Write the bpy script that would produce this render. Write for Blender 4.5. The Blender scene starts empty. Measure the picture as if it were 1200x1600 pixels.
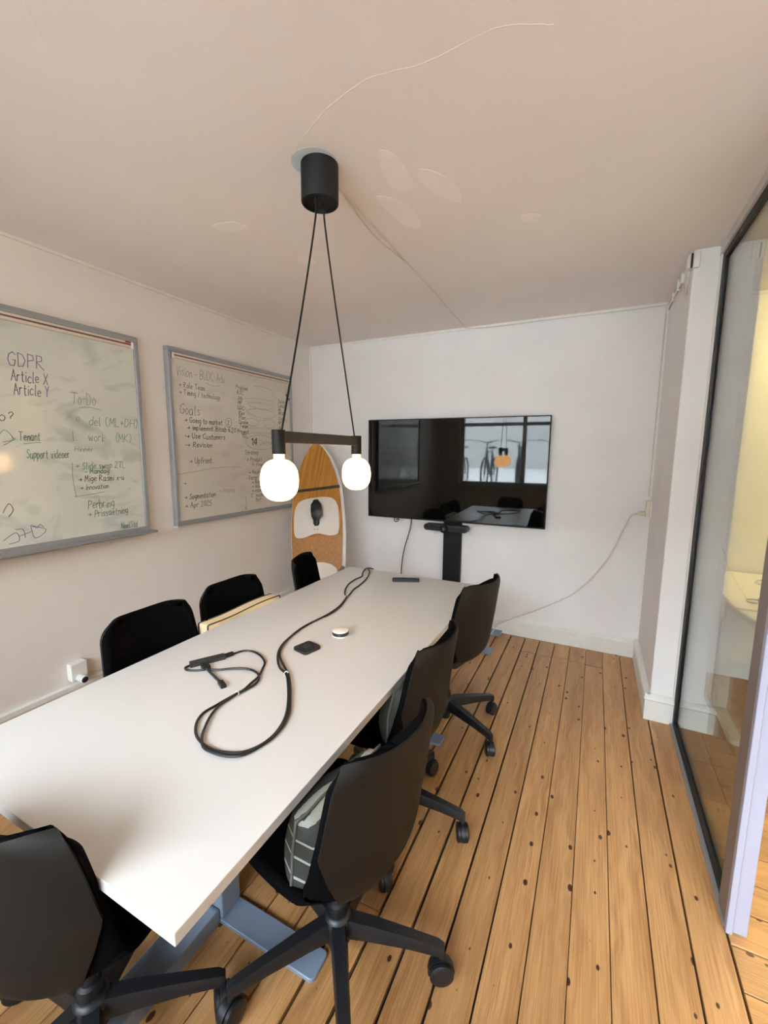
import bpy, bmesh, math, random
from mathutils import Vector, Matrix
random.seed(7)
R = math.radians
sc = bpy.context.scene
C = sc.collection

# ---------------------------------------------------------------- camera
YAW, PITCH, ROLL, CH = 0.4604885, 0.1385607, 0.0079834, 1.45
fw = Vector((-math.sin(YAW)*math.cos(PITCH), math.cos(YAW)*math.cos(PITCH), -math.sin(PITCH)))
r0 = Vector((math.cos(YAW), math.sin(YAW), 0)); u0 = r0.cross(fw)
rt = math.cos(ROLL)*r0 + math.sin(ROLL)*u0
up = -math.sin(ROLL)*r0 + math.cos(ROLL)*u0
cd = bpy.data.cameras.new('camera'); cam = bpy.data.objects.new('camera', cd); C.objects.link(cam)
cam.matrix_world = Matrix(((rt.x, up.x, -fw.x, 0), (rt.y, up.y, -fw.y, 0), (rt.z, up.z, -fw.z, CH), (0, 0, 0, 1)))
cd.sensor_fit = 'HORIZONTAL'; cd.sensor_width = 36; cd.lens = 663.83*36/1200
cd.clip_start = 0.02; cd.clip_end = 200
sc.camera = cam

# ---------------------------------------------------------------- world, exposure, portals
w = bpy.data.worlds.new('sky'); sc.world = w; w.use_nodes = True
bg = w.node_tree.nodes['Background']; bg.inputs[0].default_value = (0.82, 0.91, 1.0, 1); bg.inputs[1].default_value = 35.5
vs = sc.view_settings; vs.view_transform = 'Standard'; vs.look = 'None'; vs.exposure = 0.0; vs.gamma = 1.0; vs.use_curve_mapping = False
BULB = 17.0          # radiance of the lamp globes
ADJ_LAMP = 150.0     # radiance of the warm ceiling lamp next door
def portal(x0, x1, z0, z1, y):
    l = bpy.data.lights.new('window_portal', 'AREA'); l.shape = 'RECTANGLE'; l.size = x1-x0; l.size_y = z1-z0
    l.cycles.is_portal = True
    o = bpy.data.objects.new('window_portal', l); C.objects.link(o); o.location = ((x0+x1)/2, y, (z0+z1)/2); o.rotation_euler = (R(90), 0, 0)
sc.cycles.max_bounces = 10; sc.cycles.diffuse_bounces = 6; sc.cycles.glossy_bounces = 5; sc.cycles.transparent_max_bounces = 12
sc.cycles.sample_clamp_indirect = 8

# ---------------------------------------------------------------- room dimensions
XL, XR, D, H, YF = -2.477, 0.352, 3.409, 2.423, -1.25
PY = 2.62                 # front face of the pillar
GX = 0.475                # glass partition
TX0, TX1, TY0, TY1, TZ = -1.47, -0.56, 0.377, 2.44, 0.675
AX1 = 3.3                 # far side of the adjoining room
WX0, WX1, WZ0, WZ1 = -2.08, 0.30, 0.87, 2.28     # street window
VX0, VX1 = 0.70, 3.05                              # street window of the adjoining room

# ---------------------------------------------------------------- materials
def srgb(r, g, b):
    f = lambda c: (c/255/12.92) if c/255 <= 0.04045 else ((c/255+0.055)/1.055)**2.4
    return (f(r), f(g), f(b), 1)
def mat(name, col, rough=0.5, metal=0.0, var=0.06, scale=6.0, bump=0.0, bscale=60.0, spec=0.5, coat=0.0):
    m = bpy.data.materials.new(name); m.use_nodes = True; nt = m.node_tree; N = nt.nodes; L = nt.links
    b = N['Principled BSDF']; b.inputs['Roughness'].default_value = rough; b.inputs['Metallic'].default_value = metal
    b.inputs['Specular IOR Level'].default_value = spec; b.inputs['Coat Weight'].default_value = coat; b.inputs['Coat Roughness'].default_value = 0.08
    c = srgb(*col) if len(col) == 3 else col
    tc = N.new('ShaderNodeTexCoord'); n = N.new('ShaderNodeTexNoise'); n.inputs['Scale'].default_value = scale; n.inputs['Detail'].default_value = 5
    L.new(tc.outputs['Object'], n.inputs['Vector'])
    r = N.new('ShaderNodeValToRGB'); r.color_ramp.elements[0].position = 0.3; r.color_ramp.elements[1].position = 0.7
    r.color_ramp.elements[0].color = tuple(max(0, k*(1-var)) for k in c[:3])+(1,); r.color_ramp.elements[1].color = tuple(min(1, k*(1+var)) for k in c[:3])+(1,)
    L.new(n.outputs['Fac'], r.inputs['Fac']); L.new(r.outputs['Color'], b.inputs['Base Color'])
    if bump:
        n2 = N.new('ShaderNodeTexNoise'); n2.inputs['Scale'].default_value = bscale; n2.inputs['Detail'].default_value = 6
        L.new(tc.outputs['Object'], n2.inputs['Vector'])
        bp = N.new('ShaderNodeBump'); bp.inputs['Strength'].default_value = bump; bp.inputs['Distance'].default_value = 0.01
        L.new(n2.outputs['Fac'], bp.inputs['Height']); L.new(bp.outputs['Normal'], b.inputs['Normal'])
    return m
def emis(name, col, s):
    m = bpy.data.materials.new(name); m.use_nodes = True; b = m.node_tree.nodes['Principled BSDF']
    b.inputs['Base Color'].default_value = (0.8, 0.75, 0.65, 1); b.inputs['Emission Color'].default_value = col; b.inputs['Emission Strength'].default_value = s
    return m
def glass(name, tint, refl=1.0):
    m = bpy.data.materials.new(name); m.use_nodes = True; nt = m.node_tree; N = nt.nodes; L = nt.links
    N.remove(N['Principled BSDF']); out = N['Material Output']
    t = N.new('ShaderNodeBsdfTransparent'); t.inputs[0].default_value = tint
    g = N.new('ShaderNodeBsdfGlossy'); g.inputs['Roughness'].default_value = 0.0
    f = N.new('ShaderNodeFresnel'); f.inputs['IOR'].default_value = 1.45
    mx = N.new('ShaderNodeMixShader'); mu = N.new('ShaderNodeMath'); mu.operation = 'MULTIPLY'; mu.inputs[1].default_value = refl
    L.new(f.outputs[0], mu.inputs[0]); L.new(mu.outputs[0], mx.inputs[0]); L.new(t.outputs[0], mx.inputs[1]); L.new(g.outputs[0], mx.inputs[2]); L.new(mx.outputs[0], out.inputs[0])
    return m
def wood(name, c1, c2, knot, sx=26, sy=1.3, knots=True, rough=0.42, fine=0.35):
    m = bpy.data.materials.new(name); m.use_nodes = True; nt = m.node_tree; N = nt.nodes; L = nt.links
    b = N['Principled BSDF']; b.inputs['Roughness'].default_value = rough
    tc = N.new('ShaderNodeTexCoord'); oi = N.new('ShaderNodeObjectInfo')
    off = N.new('ShaderNodeVectorMath'); off.operation = 'SCALE'; off.inputs[0].default_value = (37.0, 91.0, 0); L.new(oi.outputs['Random'], off.inputs['Scale'])
    add = N.new('ShaderNodeVectorMath'); L.new(tc.outputs['Object'], add.inputs[0]); L.new(off.outputs[0], add.inputs[1])
    # knots first, so that the grain can bend round them
    kp = N.new('ShaderNodeMapping'); kp.inputs['Scale'].default_value = (12, 7.0, 0); L.new(add.outputs[0], kp.inputs[0])
    vo = N.new('ShaderNodeTexVoronoi'); vo.voronoi_dimensions = '2D'; vo.inputs['Scale'].default_value = 1; vo.inputs['Randomness'].default_value = 1; L.new(kp.outputs[0], vo.inputs['Vector'])
    mp = N.new('ShaderNodeMapping'); mp.inputs['Scale'].default_value = (sx, sy, 1); L.new(add.outputs[0], mp.inputs[0])
    ds = N.new('ShaderNodeMath'); ds.operation = 'MULTIPLY'; ds.inputs[1].default_value = 0.9; L.new(vo.outputs['Distance'], ds.inputs[0])
    cb = N.new('ShaderNodeCombineXYZ'); L.new(ds.outputs[0], cb.inputs[0])
    ad2 = N.new('ShaderNodeVectorMath'); L.new(mp.outputs[0], ad2.inputs[0]); L.new(cb.outputs[0], ad2.inputs[1])
    n1 = N.new('ShaderNodeTexNoise'); n1.inputs['Scale'].default_value = 1.0; n1.inputs['Detail'].default_value = 4; n1.inputs['Distortion'].default_value = 0.6; L.new(ad2.outputs[0], n1.inputs['Vector'])
    mp2 = N.new('ShaderNodeMapping'); mp2.inputs['Scale'].default_value = (sx*9, sy*3.5, 1); L.new(add.outputs[0], mp2.inputs[0])
    n2 = N.new('ShaderNodeTexNoise'); n2.inputs['Scale'].default_value = 1.0; n2.inputs['Detail'].default_value = 3; L.new(mp2.outputs[0], n2.inputs['Vector'])
    mm = N.new('ShaderNodeMix'); mm.data_type = 'FLOAT'; mm.inputs['Factor'].default_value = fine; L.new(n1.outputs['Fac'], mm.inputs['A']); L.new(n2.outputs['Fac'], mm.inputs['B'])
    rp = N.new('ShaderNodeValToRGB'); rp.color_ramp.elements[0].position = 0.36; rp.color_ramp.elements[0].color = srgb(*c1); rp.color_ramp.elements[1].position = 0.62; rp.color_ramp.elements[1].color = srgb(*c2)
    L.new(mm.outputs['Result'], rp.inputs['Fac'])
    hs = N.new('ShaderNodeHueSaturation'); vr = N.new('ShaderNodeMapRange'); vr.inputs['To Min'].default_value = 0.86; vr.inputs['To Max'].default_value = 1.12
    L.new(oi.outputs['Random'], vr.inputs['Value']); L.new(vr.outputs['Result'], hs.inputs['Value']); L.new(rp.outputs['Color'], hs.inputs['Color'])
    last = hs.outputs['Color']
    if knots:
        ss = N.new('ShaderNodeSeparateColor'); L.new(vo.outputs['Color'], ss.inputs[0])
        th = N.new('ShaderNodeMapRange'); th.inputs['From Min'].default_value = 0.45; th.inputs['From Max'].default_value = 1.0; th.inputs['To Min'].default_value = 0.0; th.inputs['To Max'].default_value = 0.095; L.new(ss.outputs[0], th.inputs['Value'])
        k = N.new('ShaderNodeMath'); k.operation = 'SUBTRACT'; L.new(th.outputs['Result'], k.inputs[0]); L.new(vo.outputs['Distance'], k.inputs[1])
        k2 = N.new('ShaderNodeMapRange'); k2.inputs['From Min'].default_value = -0.012; k2.inputs['From Max'].default_value = 0.012; L.new(k.outputs[0], k2.inputs['Value'])
        mx = N.new('ShaderNodeMix'); mx.data_type = 'RGBA'; L.new(k2.outputs['Result'], mx.inputs['Factor']); L.new(last, mx.inputs['A']); mx.inputs['B'].default_value = srgb(*knot)
        last = mx.outputs['Result']
    L.new(last, b.inputs['Base Color'])
    bp = N.new('ShaderNodeBump'); bp.inputs['Strength'].default_value = 0.15; bp.inputs['Distance'].default_value = 0.003; L.new(mm.outputs['Result'], bp.inputs['Height']); L.new(bp.outputs['Normal'], b.inputs['Normal'])
    return m
def board_mat(name, base, stain, amount):
    m = mat(name, base, rough=0.09, var=0.03, scale=3)
    nt = m.node_tree; N = nt.nodes; L = nt.links; b = N['Principled BSDF']
    tc = N.new('ShaderNodeTexCoord')
    mp = N.new('ShaderNodeMapping'); mp.inputs['Scale'].default_value = (1, 1.6, 3.0); mp.inputs['Rotation'].default_value = (0.5, 0, 0); L.new(tc.outputs['Object'], mp.inputs[0])
    n = N.new('ShaderNodeTexNoise'); n.inputs['Scale'].default_value = 2.1; n.inputs['Detail'].default_value = 3.0; n.inputs['Distortion'].default_value = 1.4; L.new(mp.outputs[0], n.inputs['Vector'])
    r = N.new('ShaderNodeMapRange'); r.inputs['From Min'].default_value = 0.52; r.inputs['From Max'].default_value = 0.78; r.inputs['To Max'].default_value = amount; L.new(n.outputs['Fac'], r.inputs['Value'])
    mx = N.new('ShaderNodeMix'); mx.data_type = 'RGBA'; mx.inputs['B'].default_value = srgb(*stain)
    old = b.inputs['Base Color'].links[0].from_socket; L.new(r.outputs['Result'], mx.inputs['Factor']); L.new(old, mx.inputs['A']); L.new(mx.outputs['Result'], b.inputs['Base Color'])
    return m
M = {}
M['wall'] = mat('wall_paint', (226, 219, 212), 0.75, var=0.03, scale=2.2, bump=0.12, bscale=25)
M['wall_back'] = mat('wall_paint_white', (230, 227, 226), 0.7, var=0.03, scale=3, bump=0.12, bscale=30)
M['ceiling'] = mat('ceiling_paint', (234, 226, 221), 0.8, var=0.035, scale=1.3, bump=0.22, bscale=9)
M['patch'] = mat('filler_patch', (240, 233, 228), 0.8, var=0.02, scale=12, bump=0.3, bscale=60)
M['bare'] = mat('bare_plaster', (196, 205, 210), 0.8, var=0.05, scale=30)
M['trim'] = mat('trim_paint', (226, 224, 218), 0.45, var=0.04, scale=14, bump=0.15, bscale=30)
M['yellow_wall'] = mat('cream_wall', (238, 228, 190), 0.7, var=0.02)
M['plank'] = wood('pine_plank', (146, 103, 61), (182, 139, 91), (66, 32, 18), fine=0.5)
M['plank2'] = wood('pine_plank_warm', (148, 102, 59), (184, 139, 88), (70, 34, 15), fine=0.5)
M['gap'] = mat('floor_gap', (26, 18, 12), 0.9)
M['table'] = mat('table_laminate', (204, 202, 199), 0.32, var=0.01, scale=2)
M['edge'] = mat('table_edge_band', (214, 208, 198), 0.45, var=0.02)
M['steel'] = mat('grey_blue_steel', (116, 128, 146), 0.42, metal=0.0, var=0.03)
M['fabric'] = mat('black_upholstery', (7, 7, 8), 1.0, var=0.3, scale=120, bump=0.2, bscale=500, spec=0.05)
M['shell'] = mat('dark_plastic_shell', (19, 16, 13), 0.6, var=0.05, scale=4, spec=0.25)
M['plastic'] = mat('black_plastic', (15, 17, 21), 0.45, var=0.08, scale=30, bump=0.08, bscale=300)
M['black'] = mat('matte_black_metal', (14, 14, 14), 0.6, var=0.05, spec=0.25)
M['bronze'] = mat('dark_bronze_metal', (34, 27, 22), 0.5, metal=0.2, var=0.04)
M['screen'] = mat('screen_glass', (9, 10, 10), 0.03, var=0.02, spec=0.4)
M['alu'] = mat('aluminium_profile', (150, 151, 152), 0.4, metal=0.35, var=0.03)
M['lilac'] = mat('lacquered_frame', (152, 151, 166), 0.4, var=0.02)
M['shadeframe'] = mat('shaded_jamb_paint', (112, 98, 92), 0.45, var=0.03)  # jamb colour darkened to paint in the shade on its room-facing side
M['gasket'] = mat('rubber_gasket', (14, 16, 16), 0.6)
M['glass'] = glass('partition_glass', (0.96, 0.99, 0.975, 1), 0.8)
M['winglass'] = glass('window_glass', (0.97, 0.98, 0.98, 1), 1.0)
M['bulb'] = emis('warm_globe_glass', (1.0, 0.53, 0.20, 1), BULB)
M['neck'] = emis('warm_globe_neck', (1.0, 0.46, 0.13, 1), 2.2)
M['white'] = mat('white_plastic', (226, 224, 218), 0.4, var=0.02)
M['whitecable'] = mat('white_cable', (205, 198, 186), 0.5, var=0.05)
M['cable'] = mat('black_cable', (17, 16, 17), 0.45)
M['hub'] = mat('dark_grey_metal', (62, 63, 64), 0.35, metal=0.5)
M['wb1'] = board_mat('whiteboard_enamel_smeared', (206, 206, 196), (116, 138, 128), 0.55)
M['wb2'] = board_mat('whiteboard_enamel', (208, 201, 190), (188, 176, 164), 0.6)
M['ink_dark'] = mat('dark_marker_ink', (76, 72, 78), 0.6)
M['ink_purple'] = mat('violet_marker_ink', (108, 98, 124), 0.6)
M['ink_green'] = mat('green_marker_ink', (92, 136, 114), 0.6)
M['ink_grey'] = mat('faded_marker_ink', (140, 136, 134), 0.6)
M['rail'] = mat('cream_rail', (206, 192, 176), 0.4)
M['header'] = mat('painted_header', (186, 180, 172), 0.5)
M['brown'] = mat('brown_strip', (104, 66, 52), 0.5)
M['red'] = mat('red_plastic', (150, 40, 34), 0.4)
M['green'] = mat('green_plastic', (40, 84, 62), 0.4)
M['bamboo'] = wood('bamboo_veneer', (138, 88, 30), (182, 124, 52), (90, 50, 20), sx=60, sy=0.9, knots=False, rough=0.16, fine=0.3)
M['cork'] = mat('mottled_veneer', (150, 98, 42), 0.5, var=0.30, scale=60)
M['whiteboardrail'] = mat('glossy_white_rail', (232, 230, 228), 0.25)
M['pad'] = mat('eva_foam_pad', (216, 206, 196), 0.7, var=0.03, bump=0.1, bscale=200)
M['darkstripe'] = mat('dark_brown_stripe', (48, 32, 22), 0.4)
M['cream'] = mat('cream_canvas', (226, 204, 160), 0.8, var=0.06, scale=14, bump=0.2, bscale=120)
M['piping'] = mat('dark_piping', (62, 58, 56), 0.7)
M['greycush'] = mat('grey_green_fabric', (88, 88, 80), 0.85, var=0.08, scale=30, bump=0.2, bscale=300)
M['whitepipe'] = mat('pale_piping', (150, 150, 144), 0.6)
M['desk2'] = mat('cream_desktop', (236, 226, 196), 0.4, var=0.01)
M['desk2leg'] = mat('white_desk_leg', (222, 214, 200), 0.4)
M['asphalt'] = mat('street_paving', (226, 226, 224), 0.9, bump=0.3)
M['facade'] = mat('street_facade', (196, 196, 192), 0.85, var=0.1, scale=1)
def striped(name, base, stripe, period, width, axis):
    m = mat(name, base, 0.85, var=0.08, scale=30, bump=0.2, bscale=300); nt = m.node_tree; N = nt.nodes; L = nt.links; b = N['Principled BSDF']
    tc = N.new('ShaderNodeTexCoord'); sp = N.new('ShaderNodeSeparateXYZ'); L.new(tc.outputs['Object'], sp.inputs[0])
    md = N.new('ShaderNodeMath'); md.operation = 'PINGPONG'; md.inputs[1].default_value = period/2; L.new(sp.outputs[axis], md.inputs[0])
    lt = N.new('ShaderNodeMath'); lt.operation = 'LESS_THAN'; lt.inputs[1].default_value = width/2; L.new(md.outputs[0], lt.inputs[0])
    mx = N.new('ShaderNodeMix'); mx.data_type = 'RGBA'; mx.inputs['B'].default_value = srgb(*stripe)
    old = b.inputs['Base Color'].links[0].from_socket; L.new(lt.outputs[0], mx.inputs['Factor']); L.new(old, mx.inputs['A']); L.new(mx.outputs['Result'], b.inputs['Base Color'])
    return m
M['stripecush'] = striped('striped_cushion_fabric', (48, 49, 44), (150, 150, 140), 0.052, 0.007, 2)

# ---------------------------------------------------------------- helpers
def link(name, bm, m, parent=None, smooth=False, loc=None, bev=0.0, seg=2):
    if bev:
        bmesh.ops.remove_doubles(bm, verts=bm.verts, dist=1e-6)
        es = [e for e in bm.edges if len(e.link_faces) == 2 and e.calc_face_angle(0) > 0.5]
        bmesh.ops.bevel(bm, geom=es, offset=bev, segments=seg, affect='EDGES', profile=0.5)
    bmesh.ops.recalc_face_normals(bm, faces=bm.faces)
    me = bpy.data.meshes.new(name); bm.to_mesh(me); bm.free(); me.materials.append(m)
    if smooth:
        for p in me.polygons: p.use_smooth = True
        if smooth != 'all': me.set_sharp_from_angle(angle=R(38))
    o = bpy.data.objects.new(name, me); C.objects.link(o)
    if parent is not None: o.parent = parent
    if loc is not None: o.location = loc
    return o
def NB(): return bmesh.new()
def box(bm, x0, x1, y0, y1, z0, z1, mtx=None):
    vs_ = [bm.verts.new((x, y, z)) for x in (x0, x1) for y in (y0, y1) for z in (z0, z1)]
    for f in ((0, 1, 3, 2), (4, 6, 7, 5), (0, 4, 5, 1), (2, 3, 7, 6), (0, 2, 6, 4), (1, 5, 7, 3)): bm.faces.new([vs_[i] for i in f])
    if mtx is not None:
        for v in vs_: v.co = mtx @ v.co
    return vs_
def BX(*a, mtx=None): bm = NB(); box(bm, *a, mtx=mtx); return bm
def lathe(bm, prof, n=32, mtx=None, cap=True):
    rings = []
    for r, z in prof:
        rings.append([bm.verts.new(((mtx @ Vector((r*math.cos(2*math.pi*i/n), r*math.sin(2*math.pi*i/n), z))) if mtx is not None else Vector((r*math.cos(2*math.pi*i/n), r*math.sin(2*math.pi*i/n), z)))) for i in range(n)])
    for a, b in zip(rings, rings[1:]):
        for i in range(n): bm.faces.new((a[i], a[(i+1) % n], b[(i+1) % n], b[i]))
    if cap: bm.faces.new(rings[0][::-1]); bm.faces.new(rings[-1])
    return bm
def catmull(pts, k=6, closed=False):
    P = [Vector(p) for p in pts]; out = []; n = len(P)
    for i in range(n if closed else n-1):
        a, b, c, d = (P[(i-1) % n], P[i], P[(i+1) % n], P[(i+2) % n]) if closed else (P[max(i-1, 0)], P[i], P[i+1], P[min(i+2, n-1)])
        for j in range(k):
            t = j/k; out.append(0.5*((2*b)+(c-a)*t+(2*a-5*b+4*c-d)*t*t+(3*b-a-3*c+d)*t**3))
    if not closed: out.append(P[-1])
    return out
def tube(bm, pts, r, n=8, closed=False, flat=1.0):
    P = [Vector(p) for p in pts]; rings = []; m = len(P); prev = None
    for i, p in enumerate(P):
        t = (P[(i+1) % m]-P[(i-1) % m]) if closed else (P[min(i+1, m-1)]-P[max(i-1, 0)])
        t.normalize()
        a = (Vector((0, 0, 1)) if abs(t.z) < 0.9 else Vector((1, 0, 0))) if prev is None else prev
        s = t.cross(a); s.normalize(); b = s.cross(t); prev = b
        rings.append([bm.verts.new(p + r*(math.cos(2*math.pi*k/n)*s + flat*math.sin(2*math.pi*k/n)*b)) for k in range(n)])
    for i in range(m if closed else m-1):
        a, b = rings[i], rings[(i+1) % m]
        for k in range(n): bm.faces.new((a[k], a[(k+1) % n], b[(k+1) % n], b[k]))
    if not closed: bm.faces.new(rings[0][::-1]); bm.faces.new(rings[-1])
    return bm
def prism(bm, outline, d0, d1, f):
    """outline: 2-D points; f(u, v, d) -> Vector"""
    a = [bm.verts.new(f(u, v, d0)) for u, v in outline]; b = [bm.verts.new(f(u, v, d1)) for u, v in outline]; n = len(a)
    bm.faces.new(a[::-1]); bm.faces.new(b)
    for i in range(n): bm.faces.new((a[i], a[(i+1) % n], b[(i+1) % n], b[i]))
    return bm
def rrect(x0, x1, y0, y1, r, k=6):
    o = []
    for cx, cy, a0 in ((x1-r, y1-r, 0), (x0+r, y1-r, 90), (x0+r, y0+r, 180), (x1-r, y0+r, 270)):
        for i in range(k+1):
            a = R(a0+90*i/k); o.append((cx+r*math.cos(a), cy+r*math.sin(a)))
    return o
def tag(o, label=None, cat=None, group=None, kind=None):
    if label: o['label'] = label
    if cat: o['category'] = cat
    if group: o['group'] = group
    if kind: o['kind'] = kind
    return o
def thing(name, label, cat, loc=(0, 0, 0), rz=0.0, group=None):
    o = bpy.data.objects.new(name, None); C.objects.link(o); o.empty_display_size = 0.1; o.location = loc; o.rotation_euler = (0, 0, rz)
    return tag(o, label, cat, group)
def struct(name, bm, m, **k):
    o = link(name, bm, m, **k)
    if o.parent is None: o['kind'] = 'structure'
    return o
def copy_tree(o, parent=None):
    c = o.copy(); C.objects.link(c); c.parent = parent
    for ch in list(o.children): copy_tree(ch, c)
    return c

# ================================================================ SETTING
# floor: dark bed, then every plank on it
fl = struct('floor', BX(XL, 0.457, YF, D, -0.06, -0.022), M['gap'])
def plank(parent, m, w_, l_, loc, rz, z=0.0):
    bm = BX(-w_/2, w_/2, -l_/2, l_/2, -0.021, 0)
    o = link('plank', bm, m, parent, bev=0.0012, seg=1, loc=(loc[0], loc[1], z)); o.rotation_euler = (0, 0, rz)
seams = [0.456, 0.352]
while seams[-1]-0.109 > XL: seams.append(seams[-1]-0.109)
seams.append(XL)
for i in range(len(seams)-1):
    x1, x0 = seams[i], seams[i+1]
    g = {0: 0.006, 1: 0.006, 5: 0.004, 6: 0.006, 7: 0.009, 8: 0.009, 9: 0.010, 10: 0.009, 12: 0.007}.get(i, 0.0022)
    cuts = [YF, D]
    if 3 <= i <= 8: cuts = [YF, 3.12+0.012*(i % 3), D]
    elif i > 8: cuts = [YF, 0.6+0.9*random.random()*2.2, D]
    for a, b in zip(cuts, cuts[1:]):
        plank(fl, M['plank'], x1-x0-g, b-a-0.0025, ((x0+x1)/2, (a+b)/2), 0, z=random.uniform(-0.0012, 0.0008))
fl2 = struct('floor', BX(0.457, AX1, YF, D, -0.06, -0.022), M['gap'])
y = YF
while y < D-0.01:
    y1 = min(y+0.128, D); x0 = 0.459; cut = random.uniform(1.4, 2.6)
    if PY-0.01 < (y+y1)/2: x0 = 0.459
    for a, b in ((x0, cut), (cut, AX1)):
        plank(fl2, M['plank2'], y1-y-0.004, b-a-0.002, ((a+b)/2, (y+y1)/2), R(90), z=random.uniform(-0.002, 0))
    y = y1
# ceiling
ce = struct('ceiling', BX(XL-0.1, AX1+0.1, YF-0.25, D+0.1, H, H+0.08), M['ceiling'])
def cpatch(pts, m=None, name='plaster_patch', t=0.0012):
    prism_bm = NB(); prism(prism_bm, [(v.x, v.y) for v in catmull([(a, b, 0) for a, b in pts], 5, True)], H-t, H+0.01, lambda u, v, d: Vector((u, v, d)))
    return link(name, prism_bm, m or M['patch'], ce)
cpatch([(-0.70, 1.36), (-0.66, 1.42), (-0.665, 1.55), (-0.70, 1.60), (-0.745, 1.55), (-0.735, 1.44)])
cpatch([(-0.62, 1.50), (-0.56, 1.56), (-0.53, 1.66), (-0.545, 1.75), (-0.59, 1.70), (-0.64, 1.58)])
cpatch([(-0.83, 1.58), (-0.77, 1.62), (-0.735, 1.72), (-0.75, 1.85), (-0.80, 1.84), (-0.83, 1.72)])
cpatch([(-0.34, 1.95), (-0.28, 1.98), (-0.29, 2.03), (-0.35, 2.0)])
cpatch([(-1.57, 1.46), (-1.47, 1.47), (-1.44, 1.53), (-1.54, 1.53)])
cpatch([(-1.42, 1.86), (-1.36, 1.90), (-1.38, 1.96), (-1.45, 1.93)])
cpatch([(-0.928+0.078*math.cos(a*0.524), 1.315+0.074*math.sin(a*0.524)) for a in range(12)], M['bare'], t=0.001)
def crack(pts, r=0.0016):
    bm = NB(); P = catmull([(x, y_, H) for x, y_ in pts], 6)
    P = [p+Vector((random.uniform(-.002, .002), random.uniform(-.002, .002), 0)) for p in P]
    tube(bm, P, r, 5, flat=0.35); link('plaster_ridge', bm, M['ceiling'], ce)
crack([(-0.155, 1.17), (-0.28, 1.12), (-0.45, 1.13), (-0.62, 1.11), (-0.80, 1.16), (-0.95, 1.24)])
crack([(-0.72, 0.95), (-0.76, 1.02), (-0.80, 1.10)])
crack([(-1.02, 0.42), (-1.10, 0.52), (-1.20, 0.62), (-1.32, 0.74)])
# walls
struct('wall_left', BX(XL-0.12, XL, YF-0.2, D+0.1, -0.06, H+0.02), M['wall'])
struct('wall_back', BX(XL, XR+0.001, D, D+0.12, -0.06, H+0.02), M['wall_back'])
def wall_with_hole(name, xa, xb, hx0, hx1):
    bm = NB(); y0, y1 = YF-0.22, YF
    box(bm, xa, hx0, y0, y1, -0.06, H+0.02); box(bm, hx1, xb, y0, y1, -0.06, H+0.02); box(bm, hx0, hx1, y0, y1, -0.06, WZ0); box(bm, hx0, hx1, y0, y1, WZ1, H+0.02)
    return struct(name, bm, M['wall'])
wall_with_hole('wall_front', XL, GX, WX0, WX1)
wall_with_hole('wall_front_adjoining', GX, AX1, VX0, VX1)
def rough_block(x0, x1, y0, y1, z0, z1, bev):
    bm = BX(x0, x1, y0, y1, z0, z1); return bm
# pillar between the rooms (its side towards the room is the wall at the right of the screen)
struct('wall_right', BX(XR, 0.618, PY, D+0.1, -0.06, H+0.02), M['wall_back'], bev=0.006, seg=2)
struct('wall_adjoining_back', BX(0.617, AX1, D, D+0.12, -0.06, H+0.02), M['yellow_wall'])
struct('wall_adjoining_side', BX(AX1, AX1+0.12, YF-0.2, D+0.1, -0.06, H+0.02), M['wall'])
struct('wall_right_front', BX(0.43, 0.53, YF, -0.35, -0.06, H+0.02), M['wall'])
# street window frames and panes
def window(n, x0, x1):
    bm = NB(); y0, y1 = YF-0.16, YF-0.10; f = 0.06
    box(bm, x0, x1, y0, y1, WZ0, WZ0+f); box(bm, x0, x1, y0, y1, WZ1-f, WZ1); box(bm, x0, x0+f, y0, y1, WZ0+f, WZ1-f); box(bm, x1-f, x1, y0, y1, WZ0+f, WZ1-f)
    o = struct('window_%d' % n, bm, M['trim'])
    mx = x0+(x1-x0)*0.48
    link('mullion', BX(mx-0.035, mx+0.035, y0, y1, WZ0+f, WZ1-f), M['trim'], o)
    zt = WZ1-0.30
    for a, b in ((x0+f, mx-0.035), (mx+0.035, x1-f)):
        link('transom', BX(a, b, y0, y1, zt-0.03, zt+0.03), M['trim'], o)
        link('pane', BX(a, b, YF-0.132, YF-0.128, WZ0+f, zt-0.03), M['winglass'], o)
        link('pane', BX(a, b, YF-0.132, YF-0.128, zt+0.03, WZ1-f), M['winglass'], o)
    link('sill', BX(x0-0.04, x1+0.04, YF-0.16, YF+0.05, WZ0-0.03, WZ0), M['trim'], o, bev=0.006)
    portal(x0, x1, WZ0, WZ1, YF-0.2)
window(1, WX0, WX1); window(2, VX0, VX1)
# baseboards
def board_profile(name, prof, axis, a, b, base, sgn, m=None):
    """prof: (depth out of the wall, z); runs from a to b along the other axis"""
    bm = NB(); pts = [(-0.0, 0.0)]+list(prof)+[(-0.0, prof[-1][1])]
    f = (lambda u, v, d: Vector((base+sgn*u, d, v))) if axis == 'y' else (lambda u, v, d: Vector((d, base+sgn*u, v)))
    prism(bm, pts, a, b, f); return struct(name, bm, m or M['trim'])
pf = [(0.022, 0.0), (0.022, 0.108), (0.018, 0.114), (0.018, 0.122), (0.010, 0.133)]
board_profile('baseboard_back', pf, 'x', XL, XR, D, -1)
pr = [(0.024, 0.0), (0.024, 0.112), (0.030, 0.120), (0.026, 0.134), (0.012, 0.146)]
board_profile('baseboard_right', pr, 'y', PY-0.018, D, XR, -1)
board_profile('baseboard_pillar', pr, 'x', XR-0.0245, 0.6425, PY, -1)
board_profile('baseboard_pillar_side', pr, 'y', PY-0.018, D, 0.618, 1)
pl = [(0.020, 0.0), (0.020, 0.135), (0.014, 0.142), (0.014, 0.158), (0.024, 0.162), (0.024, 0.188), (0.008, 0.191)]
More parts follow.
